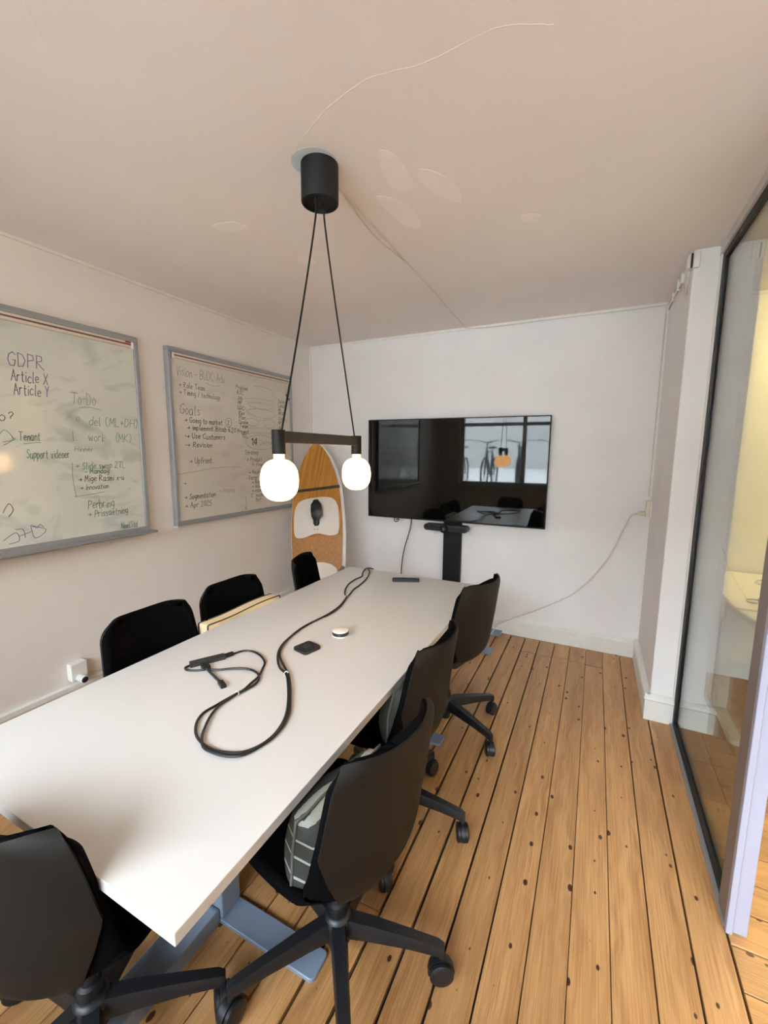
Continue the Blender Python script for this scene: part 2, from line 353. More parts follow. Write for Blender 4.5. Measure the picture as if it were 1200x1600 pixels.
board_profile('baseboard_left', pl, 'y', YF, D, XL, 1)
board_profile('baseboard_adjoining', pf, 'x', 0.642, AX1, D, -1)
# thin beads in the wall and ceiling corners
struct('trim_1', BX(XL, XR, D-0.014, D, H-0.016, H), M['trim'])
struct('trim_2', BX(XL, XL+0.012, YF, D, H-0.014, H), M['wall'])
struct('trim_3', BX(XL, XL+0.012, D-0.016, D, 0.13, H-0.016), M['trim'])
struct('trim_4', BX(XR-0.012, XR, D-0.014, D, 0.14, H-0.016), M['trim'])

# ---- glass partition: a thing with profiles, gasket, pane, jamb
gp = tag(struct('window_3', BX(GX-0.022, GX+0.022, 1.50, PY, H-0.045, H), M['header']), kind='structure')
link('wall_channel', BX(GX-0.020, GX+0.022, PY-0.022, PY, 0.02, H-0.045), M['trim'], gp)
link('floor_channel', BX(GX-0.026, GX+0.020, 1.488, PY, 0.0, 0.012), M['alu'], gp)
bm = NB()
box(bm, GX-0.013, GX+0.013, PY-0.060, PY-0.022, 0.012, H-0.045); box(bm, GX-0.013, GX+0.013, 1.56, PY-0.060, H-0.075, H-0.045); box(bm, GX-0.013, GX+0.013, 1.56, PY-0.060, 0.012, 0.040)
link('gasket', bm, M['gasket'], gp)
link('pane', BX(GX-0.004, GX+0.004, 1.56, PY-0.060, 0.040, H-0.075), M['glass'], gp)
jb = NB(); box(jb, GX-0.022, GX+0.028, 1.487, 1.56, 0.0, H-0.045)
jamb = link('jamb', jb, M['shadeframe'], gp)
bm = NB(); box(bm, GX-0.023, GX-0.006, 1.466, 1.4875, 0.0, H-0.045); box(bm, GX-0.004, GX+0.032, 1.478, 1.4875, 0.0, H-0.045)
link('jamb_facing', bm, M['lilac'], jamb, bev=0.0015, seg=1)
hb = NB(); prism(hb, rrect(-0.016, 0.016, 0.86, 1.04, 0.012), 1.452, 1.478, lambda u, v, d: Vector((GX+0.016+u, d, v)))
link('latch_plate', hb, M['lilac'], jamb)

# ================================================================ TABLE
tb = thing('conference_table', 'long white meeting table with pale edges and grey-blue steel feet under the pendant lamp', 'table', ((TX0+TX1)/2, (TY0+TY1)/2, 0))
cx, cy = (TX0+TX1)/2, (TY0+TY1)/2; hw, hl = (TX1-TX0)/2, (TY1-TY0)/2
link('tabletop', BX(-hw, hw, -hl, hl, TZ-0.026, TZ), M['table'], tb, bev=0.0015, seg=2)
for f in (0.83-cy, 1.90-cy):
    bm = NB(); prism(bm, rrect(-0.415, 0.415, f-0.04, f+0.04, 0.014), 0.0, 0.014, lambda u, v, d: Vector((u, v, d)))
    foot = link('foot', bm, M['steel'], tb, bev=0.002, seg=1)
    link('column', BX(-0.045, 0.075, f-0.038, f+0.038, 0.014, TZ-0.06), M['steel'], tb, bev=0.006)
    link('crossbar', BX(-0.38, 0.38, f-0.035, f+0.035, TZ-0.06, TZ-0.0262), M['steel'], tb)
f = 0.83-cy
bm = NB(); prism(bm, rrect(f-0.56, f-0.039, 0.0005, 0.10, 0.02), -0.028, 0.068, lambda u, v, d: Vector((d, u, v*0.55)))
link('floor_beam', bm, M['steel'], tb, bev=0.004)
for s in (-1, 1): link('rail', BX(s*0.25-0.02, s*0.25+0.02, -0.7, 0.7, TZ-0.085, TZ-0.0605), M['steel'], tb)

# ================================================================ CHAIRS
PROF = [  # y, z, half width, curl, shell half-extent
    (0.215, 0.402, 0.182, 0.004, 0.0), (0.17, 0.414, 0.196, 0.012, 0.0), (0.08, 0.410, 0.206, 0.026, 0.20), (-0.02, 0.400, 0.208, 0.046, 0.40),
    (-0.105, 0.398, 0.207, 0.070, 0.54), (-0.158, 0.424, 0.204, 0.084, 0.66), (-0.182, 0.48, 0.202, 0.082, 0.78), (-0.190, 0.55, 0.201, 0.070, 0.90),
    (-0.196, 0.62, 0.200, 0.056, 1.0), (-0.205, 0.70, 0.194, 0.050, 1.0), (-0.222, 0.812, 0.184, 0.046, 1.0)]
def prof(t):
    n = len(PROF)-1; x = min(max(t, 0), 1)*n; i = min(int(x), n-1); u = x-i
    a, b, c, d = PROF[max(i-1, 0)], PROF[i], PROF[i+1], PROF[min(i+2, n)]
    return [0.5*((2*b[k])+(c[k]-a[k])*u+(2*a[k]-5*b[k]+4*c[k]-d[k])*u*u+(3*b[k]-a[k]-3*c[k]+d[k])*u**3) for k in range(5)]
def arc(t0, t1, k=24):
    s = 0; p = prof(t0)
    for i in range(1, k+1):
        q = prof(t0+(t1-t0)*i/k); s += math.hypot(q[0]-p[0], q[1]-p[1]); p = q
    return s
def surf(t, s):
    t_ = t; k_ = max(0.0, (t-0.55)/0.45); t = t-0.026*abs(s)**2.5*k_*k_      # crowned top edge
    y_, z_, w_, cu, _ = prof(t)
    a, b = prof(t-0.01), prof(t+0.01); ty, tz = b[0]-a[0], b[1]-a[1]; l = math.hypot(ty, tz); ty /= l; tz /= l
    ny, nz = -tz*-1, ty*-1          # towards the sitter: up on the seat, forward on the back
    r = 0.045; d = min(arc(0, t_), arc(t_, 1))
    if d < r: w_ = w_-r+math.sqrt(max(r*r-(r-d)**2, 0))
    q = abs(s)**2.4*cu
    return Vector((s*w_, y_+ny*q, z_+nz*q)), Vector((0, ny, nz))
def patch_mesh(ts, ns, off_in, off_out, ext=None, smax=1.0):
    bm = NB(); gi, go = [], []
    def pn(t, s):
        p, n0 = surf(t, s); e = 0.01
        ds = surf(t, min(s+e, 1))[0]-surf(t, max(s-e, -1))[0]; t1, t2 = max(t-e, 0.0), min(t+e, 1.0)
        dt = surf(t2, s)[0]-surf(t1, s)[0]; n = ds.cross(dt)
        if n.length < 1e-9: n = n0
        n.normalize()
        if n.dot(n0) < 0: n = -n
        return p, n
    for t in ts:
        m_ = smax if ext is None else ext(t)
        ri, ro = [], []
        for j in range(ns+1):
            s = (-1+2*j/ns)*m_; p, n = pn(t, s)
            ri.append(bm.verts.new(p+n*off_in)); ro.append(bm.verts.new(p+n*off_out))
        gi.append(ri); go.append(ro)
    for g, fl_ in ((gi, 1), (go, 0)):
        for a, b in zip(g, g[1:]):
            for j in range(ns): bm.faces.new((a[j], a[j+1], b[j+1], b[j]) if fl_ else (a[j], b[j], b[j+1], a[j+1]))
    n = len(ts)
    for i in range(n-1):
        for j in (0, ns): bm.faces.new((gi[i][j], gi[i+1][j], go[i+1][j], go[i][j]) if j == 0 else (gi[i][j], go[i][j], go[i+1][j], gi[i+1][j]))
    for i in (0, n-1):
        for j in range(ns): bm.faces.new((gi[i][j], go[i][j], go[i][j+1], gi[i][j+1]) if i == 0 else (gi[i][j], gi[i][j+1], go[i][j+1], go[i][j]))
    return bm
ends = [0.05*(1-math.cos(math.pi/2*i/10)) for i in range(11)]
TS = ends+[0.05+0.9*i/34 for i in range(1, 34)]+[1-e for e in ends[::-1]]
def make_caster():
    o = link('caster', NB_caster(), M['plastic'], smooth=True); return o
def NB_caster():
    bm = NB()
    lathe(bm, [(0.007, 0.055), (0.007, 0.093)], 10)
    # hood over the two wheels
    pts = [(0.037*math.cos(R(a)), 0.034+0.037*math.sin(R(a))) for a in range(-20, 201, 20)]
    inn = [(0.033*math.cos(R(a)), 0.034+0.033*math.sin(R(a))) for a in range(200, -21, -20)]
    prism(bm, pts+inn, -0.0075, 0.0075, lambda u, v, d: Vector((d, u, v)))
    box(bm, -0.006, 0.006, -0.012, 0.012, 0.034, 0.066)
    return bm
def wheel_bm(s):
    bm = NB(); prf = [(0.020, 0.006), (0.029, 0.006), (0.033, 0.009), (0.033, 0.018), (0.028, 0.0215), (0.012, 0.0225)]
    lathe(bm, prf, 22, Matrix.Translation((0, 0, 0.033)) @ Matrix.Rotation(s*math.pi/2, 4, 'Y')); return bm
def make_chair():
    t = thing('office_chair', 'x', 'chair')
    link('upholstery', patch_mesh(TS, 22, 0.012, -0.010), M['fabric'], t, smooth='all')
    def ext(tt):
        e = prof(tt)[4]; return min(max(e, 0.02), 0.985)
    ts = [0.16+(0.93-0.16)*i/30 for i in range(30)]+[0.996-(1-0.93)*(1-math.sin(math.pi/2*i/10)) for i in range(11)]
    link('shell', patch_mesh(ts, 22, -0.0102, -0.0175, ext), M['shell'], t, smooth=True)
    bm = NB(); prism(bm, rrect(-0.085, 0.085, -0.10, 0.10, 0.03), 0.345, 0.392, lambda u, v, d: Vector((u, v, d)))
    mech = link('seat_mechanism', bm, M['plastic'], t, bev=0.006)
    lv = NB(); tube(lv, [(0.08, 0.03, 0.362), (0.15, 0.03, 0.358), (0.185, 0.03, 0.352)], 0.006, 8); link('lever', lv, M['plastic'], mech)
    link('gas_column', lathe(NB(), [(0.0, 0.052), (0.024, 0.052), (0.026, 0.06), (0.026, 0.20), (0.018, 0.205), (0.018, 0.346)], 24, cap=False), M['plastic'], t, smooth=True)
    link('base_hub', lathe(NB(), [(0.028, 0.085), (0.038, 0.09), (0.042, 0.150), (0.034, 0.168), (0.0265, 0.172)], 26), M['plastic'], t, smooth=True)
    bm = NB()
    secs = [(0.030, 0.024, 0.106, 0.160), (0.09, 0.022, 0.106, 0.154), (0.20, 0.018, 0.100, 0.136), (0.283, 0.016, 0.090, 0.120), (0.300, 0.012, 0.078, 0.112)]
    rows = []
    for r_, h_, z0, z1 in secs: rows.append([bm.verts.new(v) for v in ((-h_*0.85, r_, z0), (h_*0.85, r_, z0), (h_, r_, z0+0.6*(z1-z0)), (h_*0.72, r_, z1), (-h_*0.72, r_, z1), (-h_, r_, z0+0.6*(z1-z0)))])
    for a, b in zip(rows, rows[1:]):
        for k in range(6): bm.faces.new((a[k], a[(k+1) % 6], b[(k+1) % 6], b[k]))
    bm.faces.new(rows[0][::-1]); bm.faces.new(rows[-1])
    leg = link('leg', bm, M['plastic'], t, smooth=True)
    cs = make_caster(); cs.parent = t
    w1 = link('wheel', wheel_bm(1), M['plastic'], cs, smooth=True); w2 = link('wheel', wheel_bm(-1), M['plastic'], cs, smooth=True)
    return t, leg, cs
proto, leg0, caster0 = make_chair()
def spin_base(root, ang, swivel):
    """five legs at ang + k*72 deg in WORLD terms; casters turned by their own angle"""
    legs = [c for c in root.children if c.name.startswith('leg')]; cas = [c for c in root.children if c.name.startswith('caster')]
    l0, c0 = legs[0], cas[0]
    for k in range(5):
        a = R(ang+72*k)-root.rotation_euler.z
        l = l0 if k == 0 else copy_tree(l0, root); c = c0 if k == 0 else copy_tree(c0, root)
        l.rotation_euler = (0, 0, a-math.pi/2); c.location = (0.292*math.cos(a), 0.292*math.sin(a), 0); c.rotation_euler = (0, 0, R(swivel+k*67)+a)
chairs = [  # x, y, facing angle (deg, 0 = +y), base angle, swivel, label, group
    (-0.568, 0.872, 78, 18, 100, 'brown-shelled black swivel chair holding the striped cushion, first on the aisle side', 'x'),
    (-0.650, 1.390, 87, 4, 20, 'middle black swivel chair on the aisle side, with a plain grey cushion', 'x'),
    (-0.634, 2.040, 75, -25, 50, 'black swivel chair on the aisle side at the screen end of the table', 'x'),
    (-0.995, 0.450, 18, 42, 10, 'black swivel chair at the near short end of the table, shell back towards us', 'x'),
    (-1.395, 1.050, -90, 10, 80, 'wall-side black chair between the wall socket and the cream cushion', 'x'),
    (-1.400, 1.490, -90, 33, 15, 'wall-side black chair behind the cream cushion', 'x'),
    (-1.400, 2.120, -70, 5, 60, 'black wall-side chair in front of the surfboard', 'x')]
allc = [proto]+[copy_tree(proto) for _ in chairs[1:]]
for o, (x, y_, fa, ba, swv, lab, _) in zip(allc, chairs):
    o.location = (x, y_, 0); o.rotation_euler = (0, 0, R(fa)); tag(o, lab, 'chair', 'swivel chairs round the meeting table'); spin_base(o, ba, swv)
for c_ in allc[2].children:                                          # this seat is set higher
    if c_.name.split('.')[0] in ('upholstery', 'shell', 'seat_mechanism'): c_.location.z += 0.036

# ================================================================ CUSHIONS
def pillow(name, w_, h_, t_, m, label, loc, rz, tilt, pipe=None, seg=18, group=None):
    bm = NB(); n = seg
    grid = {}
    for side in (1, -1):
        for i in range(n+1):
            for j in range(n+1):
                u, v = -1+2*i/n, -1+2*j/n
                e = max(abs(u), abs(v))
                if side == -1 and e >= 1: grid[(side, i, j)] = grid[(1, i, j)]; continue
                pinch = 1-0.07*(abs(u)**3*(1-abs(v)**2)+0) if abs(u) > abs(v) else 1-0.07*(abs(v)**3*(1-abs(u)**2))
                th = t_/2*((1-u**4)*(1-v**4))**0.5
                grid[(side, i, j)] = bm.verts.new((u*w_/2*pinch, side*th+0.006*math.sin(5*u+3*v), v*h_/2*pinch))
    for side in (1, -1):
        for i in range(n):
            for j in range(n):
                q = [grid[(side, i, j)], grid[(side, i+1, j)], grid[(side, i+1, j+1)], grid[(side, i, j+1)]]
                bm.faces.new(q if side == -1 else q[::-1])
    o = link(name, bm, m, smooth='all'); o.location = loc; o.rotation_euler = (tilt, 0, rz); tag(o, label, 'cushion', group)
    if pipe:
        pts = []
        for k in range(4*n):
            s, q = divmod(k, n); f_ = -1+2*q/n
            u, v = ((f_, -1), (1, f_), (-f_, 1), (-1, -f_))[s]
            pinch = 1-0.07*(abs(u)**3*(1-abs(v)**2)) if abs(u) > abs(v) else 1-0.07*(abs(v)**3*(1-abs(u)**2))
            pts.append((u*w_/2*pinch, 0.006*math.sin(5*u+3*v), v*h_/2*pinch))
        bm = NB(); tube(bm, pts, 0.004, 6, closed=True); link('piping', bm, pipe, o, smooth='all')
    return o
def local(ch, x, y_, z): return ch.matrix_basis @ Vector((x, y_, z))
for ch in allc: ch.matrix_basis = Matrix.Translation(ch.location) @ Matrix.Rotation(ch.rotation_euler.z, 4, 'Z')
pillow('striped_cushion', 0.31, 0.225, 0.14, M['stripecush'], 'dark grey cushion with thin pale stripes in the brown-shelled chair', local(allc[0], -0.045, -0.050, 0.530), R(78), R(8), M['greycush'])
pillow('plain_cushion', 0.31, 0.23, 0.12, M['greycush'], 'plain grey-green cushion with pale piping in the middle aisle-side chair', local(allc[1], -0.01, -0.075, 0.535), R(87), R(8), M['whitepipe'])
# box cushion with two dark pipings, standing behind the table edge
bc = thing('box_cushion', 'long cream canvas cushion with dark piping standing against the wall-side table edge', 'cushion', (-1.514, 1.490, 0.552), R(0))
L2 = 0.232; Hh = 0.135
def warp(u): return 0.010*math.sin(u*9)+0.012*max(0, -u)*2
bm = NB(); ring = rrect(-L2, L2, -Hh, Hh, 0.008, 3); ring2 = []
for i in range(len(ring)):
    a, b = Vector(ring[i]), Vector(ring[(i+1) % len(ring)]); k = max(1, int((b-a).length/0.03)); ring2 += [tuple(a.lerp(b, j/k)) for j in range(k)]
secs = [(-0.033, 0.96), (-0.028, 1.0), (0.028, 1.0), (0.033, 0.96)]
rows = [[bm.verts.new((d+warp(u), u*s, v*s+0.006*math.sin(u*14))) for u, v in ring2] for d, s in secs]
for a, b in zip(rows, rows[1:]):
    for i in range(len(a)): bm.faces.new((a[i], a[(i+1) % len(a)], b[(i+1) % len(a)], b[i]))
bm.faces.new(rows[0][::-1]); bm.faces.new(rows[-1])
link('cover', bm, M['cream'], bc, smooth=True)
for d in (-0.029, 0.029):
    bm = NB(); tube(bm, [(d+warp(u), u*1.005, v*1.005+0.006*math.sin(u*14)) for u, v in ring2], 0.0035, 6, closed=True); link('piping', bm, M['piping'], bc, smooth='all')

# ================================================================ PENDANT LAMP
lx, ly = -0.919, 1.335
pd = thing('pendant_lamp', 'black two-globe pendant lamp on splayed cords over the table', 'lamp', (lx, ly, H))
link('canopy', lathe(NB(), [(0.0, 0), (0.064, 0), (0.064, -0.119), (0.062, -0.122), (0.058, -0.122), (0.057, -0.110), (0.0, -0.110)], 48, cap=False), M['black'], pd, smooth=True)
for s in (-1, 1):
    link('cord_grip', lathe(NB(), [(0.007, -0.109), (0.007, -0.132), (0.004, -0.135)], 14, Matrix.Translation((0, s*0.022, 0))), M['black'], pd, smooth=True)
BZ = 1.517-H   # top of bar
BH = 0.038
link('bar', BX(-0.011, 0.011, -0.262, 0.262, BZ-BH, BZ), M['bronze'], pd, bev=0.001, seg=1)
for s in (-1, 1):
    bm = NB(); pts = catmull([(0, s*0.022, -0.132), (0.001*s, s*0.030, -0.19), (0.002*s, s*0.072, -0.36), (0.001, s*0.148, -0.62), (0, s*0.232, BZ)], 8)
    tube(bm, pts, 0.0032, 8); link('cord', bm, M['black'], pd, smooth=True)
    yy = s*0.248
    bm = NB(); lathe(bm, [(0.0, BZ-BH-0.036), (0.0215, BZ-BH-0.036), (0.0215, BZ+0.003), (0.0, BZ+0.003)], 28, Matrix.Translation((0, yy, 0)), cap=False)
    sk = link('socket', bm, M['black'], pd, smooth=True)
    z0 = BZ-BH-0.036
    bm = NB(); lathe(bm, [(0.0175, z0), (0.0178, z0-0.004), (0.0165, z0-0.007), (0.0178, z0-0.010), (0.0168, z0-0.014), (0.020, z0-0.018)], 28, Matrix.Translation((0, yy, 0)))
    link('globe_neck', bm, M['neck'], pd, smooth=True)
    a, b = 0.061, 0.068; prf = []
    for k in range(0, 25):
        th = math.pi*k/24; c, s_ = math.cos(th), math.sin(th)
        rr = a*abs(s_)**0.78; zz = math.copysign(abs(c)**0.86, c)*b
        prf.append((max(rr, 0.0005), z0-0.016-b+zz))
    bm = NB(); lathe(bm, prf, 40, Matrix.Translation((0, yy, 0)))
    link('globe', bm, M['bulb'], pd, smooth='all')

# ================================================================ SCREEN, STAND, WEBCAM
TYF = 3.33
tv = thing('television', 'large black flat screen, switched off, on its stand before the back wall', 'television', (-1.055, TYF, 1.31))
W2, H2 = 0.742, 0.420
TVP = lambda u, v, d: Vector((u, d, v))
bm = NB(); box(bm, -W2, W2, 0.0, 0.028, -H2, H2); link('housing', bm, M['black'], tv, bev=0.003)
link('rear_box', BX(-0.5, 0.5, 0.0281, 0.0295, -0.36, 0.2), M['black'], tv, bev=0.006)
link('display', BX(-W2+0.008, W2-0.008, -0.0015, -0.0002, -H2+0.012, H2-0.008), M['screen'], tv)
bm = NB(); box(bm, -W2, W2, -0.004, 0.0, H2-0.008, H2); box(bm, -W2, W2, -0.004, 0.0, -H2, -H2+0.012); box(bm, -W2, -W2+0.008, -0.004, 0.0, -H2+0.012, H2-0.008); box(bm, W2-0.008, W2, -0.004, 0.0, -H2+0.012, H2-0.008)
link('bezel', bm, M['black'], tv)
tv.rotation_euler = (0, 0, R(1.5))
st = thing('screen_stand', 'black column stand with grey floor plates holding the flat screen', 'stand', (-1.035, 3.30, 0))
link('column', BX(-0.075, 0.075, 0.060, 0.100, 0.02, 1.30), M['black'], st, bev=0.004)
for yy, x1 in ((-0.30, 0.44), (0.045, 0.44)):
    bm = NB(); prism(bm, rrect(-0.44, x1, yy-0.045, yy+0.045, 0.006), 0.0, 0.022, lambda u, v, d: Vector((u, v, d))); link('floor_plate', bm, M['steel'], st, bev=0.002, seg=1)
link('base_beam', BX(-0.06, 0.06, -0.30, 0.100, 0.0221, 0.04), M['steel'], st)
vb = thing('video_bar', 'black video conference bar with a round camera below the screen', 'camera', (-1.045, 3.235, 0.858))
bm = NB(); prism(bm, rrect(-0.182, 0.182, -0.027, 0.027, 0.026), -0.035, 0.035, lambda u, v, d: Vector((u, d, v))); link('body', bm, M['plastic'], vb, bev=0.004)
bm = NB(); prism(bm, rrect(-0.170, 0.170, -0.018, 0.018, 0.017), -0.039, -0.0352, lambda u, v, d: Vector((u, d, v))); link('speaker_grille', bm, M['black'], vb)
eye = link('camera_head', lathe(NB(), [(0.030, -0.04), (0.032, 0.0), (0.031, 0.028), (0.024, 0.036), (0.016, 0.038), (0.0, 0.036)], 28, Matrix.Translation((-0.005, -0.032, -0.004)) @ Matrix.Rotation(math.pi/2, 4, 'X'), cap=False), M['black'], vb, smooth=True)
link('lens', lathe(NB(), [(0.013, 0.0365), (0.012, 0.041), (0.006, 0.044), (0.0005, 0.045)], 20, Matrix.Translation((-0.005, -0.032, -0.004)) @ Matrix.Rotation(math.pi/2, 4, 'X')), M['hub'], eye, smooth=True)
link('bracket', BX(-0.03, 0.03, 0.035, 0.048, -0.03, 0.03), M['black'], vb)
# cables below the screen
bm = NB(); tube(bm, catmull([(-1.405, 3.37, 0.89), (-1.41, 3.36, 0.80), (-1.455, 3.34, 0.62), (-1.475, 3.33, 0.45), (-1.475, 3.32, 0.20), (-1.44, 3.30, 0.006)], 6), 0.005, 8)
tag(link('power_cable', bm, M['cable'], smooth=True), 'black cable hanging from the underside of the screen to the floor', 'cable')
bm = NB(); tube(bm, catmull([(-1.56, 3.37, 0.90), (-1.555, 3.34, 0.868), (-1.535, 3.33, 0.855), (-1.515, 3.34, 0.868), (-1.52, 3.35, 0.878), (-1.54, 3.34, 0.872)], 6), 0.004, 8)
tag(link('short_cable', bm, M['cable'], smooth=True), 'short curled black cable end poking out below the screen', 'cable')

# ================================================================ SURFBOARD
base = Vector((-1.926, 2.718, 0.006)); top = Vector((-2.293, 3.235, 1.543))
ax = (top-base); LN = ax.length; ax.normalize()
side = Vector((0.975, 0.22, 0)); side = (side-ax*side.dot(ax)).normalized(); nrm = side.cross(ax).normalized()
if nrm.y > 0: nrm = -nrm
OUT = [(0.0, 0.10), (0.015, 0.135), (0.05, 0.165), (0.12, 0.195), (0.22, 0.222), (0.34, 0.240), (0.46, 0.250), (0.56, 0.250), (0.66, 0.240), (0.74, 0.224), (0.82, 0.192), (0.89, 0.148), (0.94, 0.103), (0.975, 0.058), (0.993, 0.025), (1.0, 0.003)]
def halfw(f):
    for (a, wa), (b, wb) in zip(OUT, OUT[1:]):
        if a <= f <= b: return wa+(wb-wa)*(f-a)/(b-a)
    return 0.003
def SB(u, f, d): return base + side*u + ax*(f*LN) + nrm*d
fs = [i/60 for i in range(61)]
sb = thing('surfboard', 'pointed wooden-deck surfboard with white rails leaning in the room corner', 'surfboard', tuple(base))
inv = Matrix.Translation(-base)
def sbm(bm): bmesh.ops.transform(bm, matrix=inv, verts=bm.verts); return bm
bm = NB(); ringN = 14; rows = []
for f in fs:
    hw_ = halfw(f); th = 0.032*min(1, hw_/0.08); row = []
    for k in range(ringN):
        a = 2*math.pi*k/ringN; c, s_ = math.cos(a), math.sin(a)
        row.append(bm.verts.new(SB(math.copysign(abs(c)**0.7, c)*hw_, f, math.copysign(abs(s_)**0.8, s_)*th)))
    rows.append(row)
for a, b in zip(rows, rows[1:]):
    for k in range(ringN): bm.faces.new((a[k], a[(k+1) % ringN], b[(k+1) % ringN], b[k]))
bm.faces.new(rows[0][::-1]); bm.faces.new(rows[-1])
link('hull', sbm(bm), M['whiteboardrail'], sb, smooth=True)
def deck(name, f0, f1, m, inset, d, u0=None, k=30, dz=0.003):
    bm = NB(); o = []
    F = [f0+(f1-f0)*i/k for i in range(k+1)]
    rr = [(max(halfw(f)-inset, 0.004), f) for f in F]
    pts = [(u, f) for u, f in rr]+[(-u, f) for u, f in rr[::-1]]
    prism(bm, pts, d, d+dz, lambda u, v, dd: SB(u, v, dd)); return link(name, sbm(bm), m, sb)
deckp = deck('deck', 0.47, 0.985, M['bamboo'], 0.020, 0.0305)
deckl = deck('tail_deck', 0.02, 0.47, M['cork'], 0.020, 0.0305)
# the bamboo veneer continues a little below the stripe
bm = NB(); F0, F1 = 0.716, 0.731
prism(bm, [(-halfw(F0)+0.012, F0), (halfw(F0)-0.012, F0), (halfw(F1)-0.012, F1), (-halfw(F1)+0.012, F1)], 0.031, 0.0365, lambda u, v, d: SB(u, v, d)); link('stripe', sbm(bm), M['darkstripe'], sb)
def pad(pts, name, m, d0, d1, k=6):
    bm = NB(); prism(bm, [(v.x, v.y) for v in catmull([(a, b, 0) for a, b in pts], k, True)], d0, d1, lambda u, v, d: SB(u, v, d)); return link(name, sbm(bm), m, sb)
p1 = pad([(0.0, 0.676), (0.10, 0.672), (0.165, 0.655), (0.198, 0.612), (0.205, 0.54), (0.200, 0.492), (0.178, 0.470), (0.11, 0.468), (0.03, 0.482), (-0.03, 0.482), (-0.11, 0.468), (-0.178, 0.470), (-0.200, 0.492), (-0.205, 0.54), (-0.198, 0.612), (-0.165, 0.655), (-0.10, 0.672)], 'foot_pad', M['pad'], 0.033, 0.041)
pad([(0.0, 0.335), (0.08, 0.33), (0.15, 0.31), (0.18, 0.27), (0.18, 0.10), (0.10, 0.06), (-0.10, 0.06), (-0.18, 0.10), (-0.18, 0.27), (-0.15, 0.31), (-0.08, 0.33)], 'tail_pad', M['pad'], 0.033, 0.041)
bm = NB(); SP = [(0.0, 0.664, 0.044, 0.022), (0.004, 0.655, 0.055, 0.026), (0.012, 0.635, 0.075, 0.046), (0.02, 0.600, 0.085, 0.052), (0.018, 0.570, 0.078, 0.046), (0.008, 0.552, 0.060, 0.026), (0.006, 0.535, 0.050, 0.028), (0.004, 0.524, 0.044, 0.016)]
rows = []
for u, f, d, wd in SP: rows.append([bm.verts.new(SB(u+s*wd, f, d+dd)) for s, dd in ((-1, 0), (-0.6, 0.008), (0.6, 0.008), (1, 0), (0.6, -0.004), (-0.6, -0.004))])
for a, b in zip(rows, rows[1:]):
    for k in range(6): bm.faces.new((a[k], a[(k+1) % 6], b[(k+1) % 6], b[k]))
bm.faces.new(rows[0][::-1]); bm.faces.new(rows[-1])
bmesh.ops.transform(bm, matrix=inv, verts=bm.verts)
fs_ = link('foot_strap', bm, M['plastic'], sb, smooth=True)
for s in (-1, 1): 
    bm = NB(); prism(bm, [(s*0.014+0.004*math.cos(R(a)), 0.506+0.0025*math.sin(R(a))) for a in range(0, 360, 45)], 0.040, 0.0425, lambda u, v, d: SB(u, v, d)); link('screw', sbm(bm), M['darkstripe'], sb)
bm = NB(); prism(bm, [(0.17, 0.235), (0.235, 0.235), (0.238, 0.305), (0.215, 0.31), (0.19, 0.285)], 0.028, 0.04, lambda u, v, d: SB(u, v, d)); link('tail_tip', sbm(bm), M['darkstripe'], sb)

